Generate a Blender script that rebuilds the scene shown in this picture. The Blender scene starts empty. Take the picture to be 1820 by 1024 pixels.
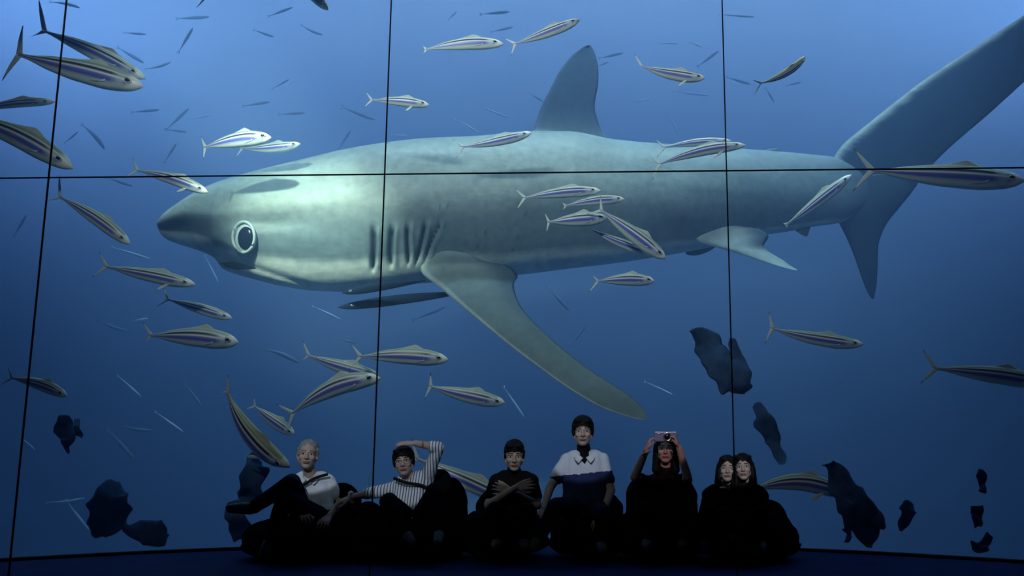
import bpy, bmesh, math, random
import numpy as np
from mathutils import Vector, Matrix, noise

random.seed(7)
SC = bpy.context.scene
COL = SC.collection

# ------------------------------------------------------------------ camera
F = 1516.0                      # focal length in pixels of the 1820 wide frame
PX, PY = 1043.0, 512.0          # principal point
PITCH = math.radians(8.9)
CAM = Vector((0.0, 0.0, 1.1))
cd = bpy.data.cameras.new('camera'); cam = bpy.data.objects.new('camera', cd); COL.objects.link(cam)
cd.sensor_width = 36.0; cd.lens = F / 1820.0 * 36.0
cd.shift_x = -(PX - 910.0) / 1820.0
cd.clip_end = 200
cam.location = CAM; cam.rotation_euler = (math.pi / 2 + PITCH, 0, 0)
SC.camera = cam

# ------------------------------------------------------------------ world, exposure
w = bpy.data.worlds.new('world'); SC.world = w; w.use_nodes = True
w.node_tree.nodes['Background'].inputs[0].default_value = (0.0, 0.0, 0.0, 1)
w.node_tree.nodes['Background'].inputs[1].default_value = 0.0
vs = SC.view_settings
vs.view_transform = 'Standard'; vs.look = 'None'; vs.exposure = 0.0; vs.gamma = 1.0
vs.use_curve_mapping = False
SC.cycles.max_bounces = 6; SC.cycles.transparent_max_bounces = 12; SC.cycles.volume_bounces = 1
SC.cycles.use_denoising = True

def area(name, loc, target, sx, sy, energy, color, spread=180):
    l = bpy.data.lights.new(name, 'AREA'); l.shape = 'RECTANGLE'; l.size = sx; l.size_y = sy
    l.energy = energy; l.color = color; l.spread = math.radians(spread)
    o = bpy.data.objects.new(name, l); COL.objects.link(o); o.location = loc
    o.rotation_euler = (Vector(target) - Vector(loc)).to_track_quat('-Z', 'Y').to_euler()
    return o
def spot(name, loc, target, energy, color, size_deg, blend=0.3, radius=0.03):
    l = bpy.data.lights.new(name, 'SPOT'); l.energy = energy; l.color = color
    l.spot_size = math.radians(size_deg); l.spot_blend = blend; l.shadow_soft_size = radius
    o = bpy.data.objects.new(name, l); COL.objects.link(o); o.location = loc
    o.rotation_euler = (Vector(target) - Vector(loc)).to_track_quat('-Z', 'Y').to_euler()
    return o
# added unseen lamps over the water, lighting back wall and fish
area('fill_rear', (-0.5, 12.6, 10.2), (-0.5, 14.6, 7.4), 22, 1.2, 720, (0.50, 0.63, 0.73), 150)
area('fill_rear_left', (-10.5, 12.2, 9.8), (-9.5, 14.6, 5.0), 4, 1.0, 300, (0.46, 0.62, 0.84), 150)
area('fill_rear_right', (9.5, 12.2, 9.8), (8.5, 14.6, 6.5), 4, 1.0, 260, (0.46, 0.62, 0.84), 150)
area('fill_top_front', (-0.5, 9.0, 9.6), (-0.5, 11.8, 3.0), 12, 0.6, 420, (0.70, 0.92, 1.0), 62)
spot('fill_shark_head', (-4.6, 2.2, 7.6), (-3.2, 9.4, 3.35), 8200, (0.84, 1.0, 0.78), 16, 1.0, 0.15)  # added room spot that brightens the shark's head
# added fill lamps, unseen under the ceiling, brightening fish and shark from the front
area('fill_room_left', (-4.0, 1.6, 7.7), (-1.6, 9.6, 4.7), 1.6, 0.5, 66, (0.88, 1.0, 0.92), 66)
area('fill_room_right', (2.6, 1.6, 7.7), (1.2, 9.8, 4.7), 1.6, 0.5, 14, (0.84, 0.96, 1.0), 62)
# tint of the added unseen spots that light the visitors
FACE_TINT = (0.86, 0.91, 1.0)

# ------------------------------------------------------------------ pixel <-> world
CP, SP = math.cos(PITCH), math.sin(PITCH)
def ray(px, py):
    a = (px - PX) / F; b = -(py - PY) / F
    return Vector((a, CP - b * SP, SP + b * CP))
def at(px, py, Y):
    d = ray(px, py); t = (Y - CAM.y) / d.y
    return CAM + d * t
def proj(p):
    v = p - CAM
    fw = v.y * CP + v.z * SP; up = -v.y * SP + v.z * CP
    return (PX + F * v.x / fw, PY - F * up / fw)

# ------------------------------------------------------------------ materials
def mat(name, color=(0.5, 0.5, 0.5), rough=0.6, spec=0.3, metal=0.0, attr=False, noise_s=0, noise_amt=0.0, bump=0.0, sheen=0.0, trans=0.0):
    m = bpy.data.materials.new(name); m.use_nodes = True
    nt = m.node_tree; b = nt.nodes['Principled BSDF']
    b.inputs['Base Color'].default_value = (*color, 1)
    b.inputs['Roughness'].default_value = rough
    b.inputs['Specular IOR Level'].default_value = spec
    b.inputs['Metallic'].default_value = metal
    src = None
    if attr:
        a = nt.nodes.new('ShaderNodeAttribute'); a.attribute_name = 'col'; src = a.outputs['Color']
    if noise_s:
        n = nt.nodes.new('ShaderNodeTexNoise'); n.inputs['Scale'].default_value = noise_s; n.inputs['Detail'].default_value = 5
        tc = nt.nodes.new('ShaderNodeTexCoord'); nt.links.new(tc.outputs['Object'], n.inputs['Vector'])
        mr = nt.nodes.new('ShaderNodeMapRange'); mr.inputs[1].default_value = 0.3; mr.inputs[2].default_value = 0.7
        mr.inputs[3].default_value = 1 - noise_amt; mr.inputs[4].default_value = 1 + noise_amt
        nt.links.new(n.outputs['Fac'], mr.inputs[0])
        mx = nt.nodes.new('ShaderNodeMix'); mx.data_type = 'RGBA'; mx.blend_type = 'MULTIPLY'; mx.inputs['Factor'].default_value = 1
        if src: nt.links.new(src, mx.inputs[6])
        else: mx.inputs[6].default_value = (*color, 1)
        nt.links.new(mr.outputs[0], mx.inputs[7])
        src = mx.outputs[2]
        if bump:
            bp = nt.nodes.new('ShaderNodeBump'); bp.inputs['Strength'].default_value = bump; bp.inputs['Distance'].default_value = 0.02
            nt.links.new(n.outputs['Fac'], bp.inputs['Height']); nt.links.new(bp.outputs[0], b.inputs['Normal'])
    if src: nt.links.new(src, b.inputs['Base Color'])
    if sheen: b.inputs['Sheen Weight'].default_value = sheen
    return m
def stripe_mat(name, c1, c2, scale, axis='X'):
    m = mat(name, c1, 0.8, 0.1); nt = m.node_tree; b = nt.nodes['Principled BSDF']
    tc = nt.nodes.new('ShaderNodeTexCoord'); wv = nt.nodes.new('ShaderNodeTexWave')
    wv.bands_direction = axis; wv.inputs['Scale'].default_value = scale; wv.inputs['Distortion'].default_value = 0.6
    nt.links.new(tc.outputs['Object'], wv.inputs['Vector'])
    cr = nt.nodes.new('ShaderNodeValToRGB'); cr.color_ramp.elements[0].color = (*c2, 1); cr.color_ramp.elements[1].color = (*c1, 1)
    cr.color_ramp.elements[0].position = 0.22; cr.color_ramp.elements[1].position = 0.42
    nt.links.new(wv.outputs['Fac'], cr.inputs[0]); nt.links.new(cr.outputs[0], b.inputs['Base Color'])
    return m
def clear_mat(name):
    m = bpy.data.materials.new(name); m.use_nodes = True; nt = m.node_tree; nt.nodes.clear()
    o = nt.nodes.new('ShaderNodeOutputMaterial'); t = nt.nodes.new('ShaderNodeBsdfTransparent')
    t.inputs[0].default_value = (1, 1, 1, 1); nt.links.new(t.outputs[0], o.inputs[0])
    return m
def water_mat():
    m = bpy.data.materials.new('hazy_water'); m.use_nodes = True; nt = m.node_tree; nt.nodes.clear()
    o = nt.nodes.new('ShaderNodeOutputMaterial')
    s = nt.nodes.new('ShaderNodeVolumeScatter'); s.inputs['Color'].default_value = (0.30, 0.52, 0.95, 1)
    s.inputs['Density'].default_value = 0.075; s.inputs['Anisotropy'].default_value = 0.0
    s.inputs['Density'].default_value = 0.085
    ab = nt.nodes.new('ShaderNodeVolumeAbsorption'); ab.inputs['Color'].default_value = (0.16, 0.51, 0.84, 1); ab.inputs['Density'].default_value = 0.12
    ad = nt.nodes.new('ShaderNodeAddShader'); nt.links.new(s.outputs[0], ad.inputs[0]); nt.links.new(ab.outputs[0], ad.inputs[1])
    nt.links.new(ad.outputs[0], o.inputs['Volume'])
    return m

M = {}
M['shark'] = mat('shark_skin', rough=0.50, spec=0.38, attr=True, noise_s=11, noise_amt=0.13, bump=0.22)
M['fish'] = mat('fish_scales', rough=0.38, spec=0.6, attr=True)
M['dark_fin'] = mat('dark_fin', rough=0.85, spec=0.08, attr=True, noise_s=9, noise_amt=0.12)
M['fin'] = mat('fish_fin', rough=0.5, spec=0.3, attr=True)
M['eye_black'] = mat('wet_eye', (0.006, 0.012, 0.03), 0.15, 0.5)
M['eye_ring'] = mat('eye_rim', (0.50, 0.60, 0.58), 0.35, 0.5)
M['silver'] = mat('silver_gill', (0.85, 0.9, 0.85), 0.25, 0.6)
M['mouth'] = mat('mouth_dark', (0.006, 0.012, 0.02), 1.0, 0.0)
M['far'] = mat('far_fish_dark', (0.07, 0.12, 0.20), 0.6)
M['far_pale'] = mat('far_fish_pale', (0.42, 0.50, 0.60), 0.5)
M['blob'] = mat('blob_dark', (0.045, 0.095, 0.21), 0.8, 0.1, noise_s=8, noise_amt=0.3)
M['tank'] = mat('tank_blue', (0.25, 0.30, 0.46), 0.95, 0.0, noise_s=0.35, noise_amt=0.05)
M['floor'] = mat('floor_dark', (0.016, 0.034, 0.15), 0.75, 0.1, noise_s=3, noise_amt=0.15)
M['room'] = mat('room_dark', (0.006, 0.007, 0.010), 0.9, 0.05)
M['black'] = mat('black_joint', (0.004, 0.005, 0.008), 0.6, 0.2)
M['clear'] = clear_mat('clear_glass')
M['bag'] = mat('bag_black', (0.004, 0.004, 0.005), 0.9, 0.03, noise_s=30, noise_amt=0.2, bump=0.3)
M['skin'] = mat('skin', (0.44, 0.345, 0.31), 0.55, 0.3, noise_s=40, noise_amt=0.06)
M['lips'] = mat('lips', (0.30, 0.13, 0.12), 0.5, 0.3)
M['redlips'] = mat('red_lips', (0.55, 0.07, 0.08), 0.4, 0.4)
M['hair_black'] = mat('hair_black', (0.006, 0.006, 0.008), 0.65, 0.15, noise_s=60, noise_amt=0.3, bump=0.3)
M['hair_grey'] = mat('hair_grey', (0.22, 0.24, 0.27), 0.7, 0.2, noise_s=60, noise_amt=0.35, bump=0.3)
M['polo'] = mat('polo_white', (0.62, 0.70, 0.80), 0.85, 0.1, noise_s=14, noise_amt=0.08, bump=0.4)
M['striped'] = stripe_mat('striped_shirt', (0.68, 0.74, 0.80), (0.10, 0.14, 0.26), 13.0, 'X')
M['cloth_black'] = mat('cloth_black', (0.008, 0.008, 0.010), 0.9, 0.05, noise_s=20, noise_amt=0.2, bump=0.3)
M['cloth_navy'] = mat('cloth_navy', (0.012, 0.016, 0.042), 0.9, 0.05, noise_s=20, noise_amt=0.2, bump=0.3)
M['shoe'] = mat('shoe_grey', (0.16, 0.22, 0.22), 0.6, 0.3, noise_s=40, noise_amt=0.4)
M['strap'] = mat('strap_black', (0.004, 0.004, 0.006), 0.7, 0.2)
M['glass_rim'] = mat('spectacle_rim', (0.30, 0.32, 0.36), 0.3, 0.5, 0.6)
M['phone'] = mat('camera_shell', (0.22, 0.34, 0.50), 0.3, 0.6, 0.3)
M['chrome'] = mat('chrome', (0.8, 0.82, 0.85), 0.2, 0.6, 0.9)
M['white'] = mat('white_cloth', (0.8, 0.82, 0.85), 0.8, 0.1)
M['eye_white'] = mat('eye_white', (0.55, 0.55, 0.55), 0.4, 0.4)

# ------------------------------------------------------------------ mesh helpers
def link(name, me, m, parent=None, smooth=True):
    o = bpy.data.objects.new(name, me); COL.objects.link(o)
    if m is not None: me.materials.append(m)
    if smooth: me.polygons.foreach_set('use_smooth', [True] * len(me.polygons))
    if parent is not None: o.parent = parent
    return o
def mesh(name, V, Fc):
    me = bpy.data.meshes.new(name); me.from_pydata([tuple(v) for v in V], [], Fc); me.update(); return me
def set_col(me, cols):
    a = me.color_attributes.new('col', 'FLOAT_COLOR', 'POINT')
    a.data.foreach_set('color', np.array([(*c, 1.0) for c in cols], dtype=np.float32).ravel())
def tag(o, label=None, cat=None, group=None, kind=None):
    if label: o['label'] = label
    if cat: o['category'] = cat
    if group: o['group'] = group
    if kind: o['kind'] = kind
    return o
def interp(xs, ys, x):
    """smooth monotone-ish cubic through (xs, ys)"""
    xs = list(xs); n = len(xs)
    if x <= xs[0]: return ys[0]
    if x >= xs[-1]: return ys[-1]
    i = max(j for j in range(n) if xs[j] <= x); i = min(i, n - 2)
    def sl(k): return (ys[k + 1] - ys[k]) / (xs[k + 1] - xs[k])
    def tn(k):
        if k == 0: return sl(0)
        if k == n - 1: return sl(n - 2)
        a, b = sl(k - 1), sl(k)
        return 0.0 * a if a * b <= 0 else 2 * a * b / (a + b)
    h = xs[i + 1] - xs[i]; t = (x - xs[i]) / h
    return ((2*t**3 - 3*t*t + 1) * ys[i] + (t**3 - 2*t*t + t) * h * tn(i) + (-2*t**3 + 3*t*t) * ys[i+1] + (t**3 - t*t) * h * tn(i+1))
def catmull(P, sub):
    out = []
    n = len(P)
    for i in range(n - 1):
        p0 = P[max(i - 1, 0)]; p1 = P[i]; p2 = P[i + 1]; p3 = P[min(i + 2, n - 1)]
        for k in range(sub):
            t = k / sub
            out.append(0.5 * ((2 * p1) + (p2 - p0) * t + (2*p0 - 5*p1 + 4*p2 - p3) * t*t + (3*p1 - p0 - 3*p2 + p3) * t**3))
    out.append(P[-1].copy()); return out
def lerp(a, b, t): return tuple(a[i] + (b[i] - a[i]) * t for i in range(3))
def sstep(a, b, x):
    t = min(1, max(0, (x - a) / (b - a))); return t * t * (3 - 2 * t)

def fin_data(L, T, thick, colf=None, sub=5, nc=10):
    """closed lens-shaped blade lofted between a leading edge L and a trailing edge T (lists of points)"""
    Ls, Ts = catmull(L, sub), catmull(T, sub); n = len(Ls); V = []; C = []; Fc = []
    m = 2 * nc
    for i in range(n):
        a, b = Ls[i], Ts[i]; ch = b - a
        j0, j1 = max(i - 1, 0), min(i + 1, n - 1)
        sp = ((Ls[j1] + Ts[j1]) - (Ls[j0] + Ts[j0]))
        nn = ch.cross(sp)
        if nn.length < 1e-9: nn = Vector((0, -1, 0))
        nn.normalize()
        if nn.y > 0: nn = -nn
        th = thick * (1 - 0.85 * (i / (n - 1))) * min(1, ch.length / (thick * 3 + 1e-6))
        for k in range(m):
            if k <= nc: c = k / nc; s = 1
            else: c = (m - k) / nc; s = -1
            prof = 2.6 * (math.sqrt(max(c, 0)) * 0.55 * (1 - c) ** 0.9 + 0.08 * c * (1 - c))
            V.append(a + ch * c + nn * (s * th * prof * 0.5))
            if colf: C.append(colf(i / (n - 1), c, s))
    for i in range(n - 1):
        for k in range(m):
            a = i * m + k; b = i * m + (k + 1) % m
            Fc.append((a, b, b + m, a + m))
    Fc.append(tuple(range(m))[::-1]); Fc.append(tuple((n - 1) * m + k for k in range(m)))
    return V, Fc, C
def join_data(*ds):
    V = []; Fc = []; C = []
    for v, f, c in ds:
        o = len(V); V += v; Fc += [tuple(i + o for i in q) for q in f]; C += c
    return V, Fc, C
def build(name, data, m, parent=None, colored=True):
    V, Fc, C = data; me = mesh(name, V, Fc)
    if colored and C: set_col(me, C)
    return link(name, me, m, parent)

def ell(c, r, R=None, nu=20, nv=12):
    V = []; Fc = []; c = Vector(c)
    for j in range(1, nv):
        ph = math.pi * j / nv
        for i in range(nu):
            th = 2 * math.pi * i / nu
            v = Vector((r[0] * math.sin(ph) * math.cos(th), r[1] * math.sin(ph) * math.sin(th), r[2] * math.cos(ph)))
            V.append(c + (R @ v if R else v))
    t = len(V); v = Vector((0, 0, r[2])); V.append(c + (R @ v if R else v)); V.append(c - (R @ v if R else v))
    for j in range(nv - 2):
        for i in range(nu):
            a = j * nu + i; b = j * nu + (i + 1) % nu
            Fc.append((a, a + nu, b + nu, b))
    for i in range(nu):
        Fc.append((t, i, (i + 1) % nu)); k = (nv - 2) * nu
        Fc.append((t + 1, k + (i + 1) % nu, k + i))
    return V, Fc, []
def cap(a, ra, b, rb, nu=16, flat=1.0, up=None):
    """tapered capsule"""
    a, b = Vector(a), Vector(b); d = b - a; L = d.length
    if L < 1e-5: return ell(a, (ra, ra, ra))
    z = d / L; u = (Vector(up) if up else (Vector((0, 0, 1)) if abs(z.z) < 0.9 else Vector((0, 1, 0))))
    x = z.cross(u).normalized(); y = z.cross(x).normalized()
    rings = []
    for k in range(1, 5):
        ph = math.pi / 2 * k / 4
        rings.append((-ra * math.cos(ph), ra * math.sin(ph)))
    for k in range(1, 4): rings.append((L * k / 4, ra + (rb - ra) * k / 4))
    for k in range(4, 0, -1):
        ph = math.pi / 2 * k / 4
        rings.append((L + rb * math.cos(ph), rb * math.sin(ph)))
    V = []; Fc = []
    for h, r in rings:
        for i in range(nu):
            th = 2 * math.pi * i / nu
            V.append(a + z * h + x * (r * math.cos(th)) + y * (r * math.sin(th) * flat))
    n = len(rings); t = len(V); V.append(a - z * ra); V.append(b + z * rb)
    for j in range(n - 1):
        for i in range(nu):
            p = j * nu + i; q = j * nu + (i + 1) % nu
            Fc.append((p, q, q + nu, p + nu))
    for i in range(nu):
        Fc.append((t, (i + 1) % nu, i)); k = (n - 1) * nu; Fc.append((t + 1, k + i, k + (i + 1) % nu))
    return V, Fc, []
def chain(pts, rs, **kw): return [cap(pts[i], rs[i], pts[i + 1], rs[i + 1], **kw) for i in range(len(pts) - 1)]
def fused(name, pieces, m, parent=None, voxel=0.006, smooth=3, wob=0.0, wobs=8.0):
    """closed pieces fused into one continuous skin"""
    V, Fc, _ = join_data(*pieces)
    me = mesh(name, V, Fc); t = bpy.data.objects.new('tmp', me); COL.objects.link(t)
    r = t.modifiers.new('r', 'REMESH'); r.mode = 'VOXEL'; r.voxel_size = voxel; r.use_smooth_shade = True
    s = t.modifiers.new('s', 'SMOOTH'); s.factor = 0.5; s.iterations = smooth
    dg = bpy.context.evaluated_depsgraph_get(); dg.update()
    out = bpy.data.meshes.new_from_object(t.evaluated_get(dg)); out.name = name
    bpy.data.objects.remove(t); bpy.data.meshes.remove(me)
    if wob:
        for v in out.vertices:
            n = noise.noise(v.co * wobs) + 0.5 * noise.noise(v.co * wobs * 2.3)
            v.co += v.normal * (wob * n)
    return link(name, out, m, parent)
def box_data(x0, x1, y0, y1, z0, z1):
    V = [Vector(p) for p in ((x0,y0,z0),(x1,y0,z0),(x1,y1,z0),(x0,y1,z0),(x0,y0,z1),(x1,y0,z1),(x1,y1,z1),(x0,y1,z1))]
    return V, [(0,3,2,1),(4,5,6,7),(0,1,5,4),(1,2,6,5),(2,3,7,6),(3,0,4,7)], []
def tube_data(pts, r, nu=8, closed=False):
    V = []; Fc = []; n = len(pts)
    for i, p in enumerate(pts):
        a = pts[(i - 1) % n] if closed or i > 0 else pts[0]; b = pts[(i + 1) % n] if closed or i < n - 1 else pts[-1]
        z = (b - a).normalized(); u = Vector((0, 0, 1)) if abs(z.z) < 0.9 else Vector((1, 0, 0))
        x = z.cross(u).normalized(); y = z.cross(x)
        for k in range(nu):
            th = 2 * math.pi * k / nu; V.append(p + x * r * math.cos(th) + y * r * math.sin(th))
    for i in range(n if closed else n - 1):
        for k in range(nu):
            a = i * nu + k; b = i * nu + (k + 1) % nu; o = ((i + 1) % n) * nu
            Fc.append((a, b, o + (k + 1) % nu, o + k))
    if not closed: Fc.append(tuple(range(nu))[::-1]); Fc.append(tuple((n - 1) * nu + k for k in range(nu)))
    return V, Fc, []

# ------------------------------------------------------------------ setting
XC, YC, RW = -0.70, -1.0, 9.0      # the curved acrylic front: centre and radius
def arc(r, a): return (XC + r * math.sin(a), YC + r * math.cos(a))
def arc_wall(name, r0, r1, z0, z1, amax, m, n=64):
    V = []; Fc = []
    for i in range(n + 1):
        a = -amax + 2 * amax * i / n
        for r in (r0, r1):
            x, y = arc(r, a); V.append((x, y, z0)); V.append((x, y, z1))
    for i in range(n):
        o = i * 4; Fc += [(o, o+1, o+5, o+4), (o+2, o+6, o+7, o+3), (o+1, o+3, o+7, o+5), (o, o+4, o+6, o+2)]
    Fc += [(0, 2, 3, 1), (n*4, n*4+1, n*4+3, n*4+2)]
    return link(name, mesh(name, V, Fc), m, None, False)
def struct(o): o['kind'] = 'structure'; return o
AM = math.radians(42)
struct(arc_wall('window_1', RW, RW + 0.06, 0.0, 5.75, AM, M['clear']))
struct(arc_wall('wall_light_block', RW, RW + 0.06, 5.75, 11.0, AM, M['room']))  # unseen header added to block lamp light above the window
struct(arc_wall('baseboard_front', RW - 0.05, RW + 0.0, 0.0, 0.022, AM, M['black']))
# room
def slab(name, x0, x1, y0, y1, z0, z1, m):
    return struct(build(name, box_data(x0, x1, y0, y1, z0, z1), m))
V = [(-7.5, -4, 0), (7.5, -4, 0)]; N = 64
fl = [(XC + (RW - 0.002) * math.sin(AM - 2*AM*i/N), YC + (RW - 0.002) * math.cos(AM - 2*AM*i/N), 0) for i in range(N + 1)]
V2 = V + [(7.5, fl[0][1], 0)] + fl + [(-7.5, fl[-1][1], 0)]
n = len(V2); VV = V2 + [(x, y, -0.1) for x, y, z in V2]
Fq = [tuple(range(n)), tuple(range(n, 2*n))[::-1]] + [(i, i + n, (i+1) % n + n, (i+1) % n) for i in range(n)]
struct(link('floor', mesh('floor', VV, Fq), M['floor'], None, False))
slab('wall_left', -7.7, -7.5, -4, 5.8, 0, 8.2, M['room'])
slab('wall_right', 7.5, 7.7, -4, 5.8, 0, 8.2, M['room'])
slab('wall_rear', -7.7, 7.7, -4.2, -4, 0, 8.2, M['room'])
slab('ceiling', -7.7, 7.7, -4, 7.6, 8.2, 8.4, M['room'])
# tank shell behind the acrylic, built in depth in place of a projection
struct(build('wall_back', box_data(-13, 13, 14.6, 14.8, -1.6, 11.0), M['tank']))
struct(build('wall_tank_left', box_data(-13.2, -13, 5.6, 14.8, -1.6, 11.0), M['tank']))
struct(build('wall_tank_right', box_data(13, 13.2, 5.6, 14.8, -1.6, 11.0), M['tank']))
struct(build('floor_tank', box_data(-13, 13, 5.6, 14.8, -1.8, -1.6), M['tank']))
# water filling the tank
def water():
    V = []; Fc = []; n = 64; z0, z1 = -1.59, 10.9
    pts = [arc(RW + 0.062, -AM + 2 * AM * i / n) for i in range(n + 1)]
    pts = [(-12.98, pts[0][1])] + pts + [(12.98, pts[-1][1]), (12.98, 14.59), (-12.98, 14.59)]
    k = len(pts); V = [(x, y, z0) for x, y in pts] + [(x, y, z1) for x, y in pts]
    Fc = [tuple(range(k))[::-1], tuple(range(k, 2*k))] + [(i, (i+1) % k, (i+1) % k + k, i + k) for i in range(k)]
    o = link('water', mesh('water', V, Fc), water_mat(), None, False); struct(o)
water()

# glass screen between the camera and the visitors, with thin black joints
GA, GB = 5.4986, -0.0356            # plane y = GA + GB x
def at_screen(px, py):
    d = ray(px, py); t = (GA + GB * CAM.x - CAM.y) / (d.y - GB * d.x); return CAM + d * t
sx = [at_screen(68, 500).x, at_screen(676.5, 500).x, at_screen(1296.5, 500).x]
step = (sx[2] - sx[0]) / 2
sx = [sx[0] - step] + sx + [sx[2] + step, sx[2] + 2 * step]
zj = at_screen(910, 307.5).z; ZT = 6.6
g = Vector((1, GB, 0)).normalized(); gn = Vector((-GB, 1, 0)).normalized()
def bar(x, z0, z1, wd=0.0072, dp=0.012):
    c = Vector((x, GA + GB * x, 0)); V = []
    for z in (z0, z1):
        for s, t in ((-1, -1), (1, -1), (1, 1), (-1, 1)): V.append(c + g * (s * wd / 2) + gn * (t * dp / 2) + Vector((0, 0, z)))
    return V, [(0,3,2,1),(4,5,6,7),(0,1,5,4),(1,2,6,5),(2,3,7,6),(3,0,4,7)], []
k = 0
for x in sx:
    k += 1; struct(build('trim_%d' % k, bar(x, 0, ZT), M['black']))
def hbar(x0, x1, z, wd, dp=0.012):
    V = []
    for x in (x0, x1):
        c = Vector((x, GA + GB * x, z))
        for s, t in ((-1, -1), (1, -1), (1, 1), (-1, 1)): V.append(c + Vector((0, 0, s * wd / 2)) + gn * (t * dp / 2))
    return V, [(0,1,2,3),(4,7,6,5),(0,4,5,1),(1,5,6,2),(2,6,7,3),(3,7,4,0)], []
k += 1; struct(build('trim_%d' % k, hbar(sx[0], sx[-1], zj, 0.0078, 0.0118), M['black']))
k = 1
for i in range(len(sx) - 1):
    for z0, z1 in ((0.0, zj - 0.005), (zj + 0.005, ZT)):
        k += 1; a = sx[i] + 0.005; b = sx[i + 1] - 0.005
        struct(build('window_%d' % k, hbar(a, b, (z0 + z1) / 2, z1 - z0, 0.008), M['clear']))

# ------------------------------------------------------------------ thresher shark
top = [(279,397),(284,390),(296,378),(320,361),(350,342),(380,328),(412,317),(460,304),(540,285),(610,269),(690,256),(760,249),(850,245),(945,237),(1010,237),(1088,250),(1150,256),(1250,262),(1350,268),(1430,274),(1480,279),(1530,303),(1570,326),(1590,332)]
bot = [(279,399),(284,409),(296,424),(320,434),(350,443),(378,454),(394,466),(404,479),(430,489),(460,497),(500,507),(560,516),(610,518),(680,513),(750,503),(850,495),(920,488),(1000,478),(1100,466),(1190,452),(1240,443),(1300,430),(1350,418),(1400,411),(1440,403),(1490,396),(1530,372),(1570,342),(1590,334)]
def shark_Y(px): return 9.9 + (px - 280) / 1260.0 * 1.2
def station(px):
    yt = interp([p[0] for p in top], [p[1] for p in top], px); yb = interp([p[0] for p in bot], [p[1] for p in bot], px)
    return yt, yb
GILLS = [(662, 405, 482, 9), (694, 402, 474, 10), (724, 400, 472, 7), (751, 396, 470, 6), (775, 396, 462, 5)]
def gill_amt(px, py):
    best = 0
    for i, (gx, y0, y1, wd) in enumerate(GILLS):
        t = (py - y0) / (y1 - y0)
        if -0.05 < t < 1.05:
            lean = (0, 0, -2, -16, -26)[i] * (t - 0.2) + 1.5 * math.sin(t * 4 + i * 2.1)
            d = (px - (gx + lean))
            a = math.exp(-(d / (wd * 0.42)) ** 2) * sstep(-0.05, 0.12, t) * (1 - sstep(0.85, 1.05, t))
            best = max(best, a)
    return best
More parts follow.
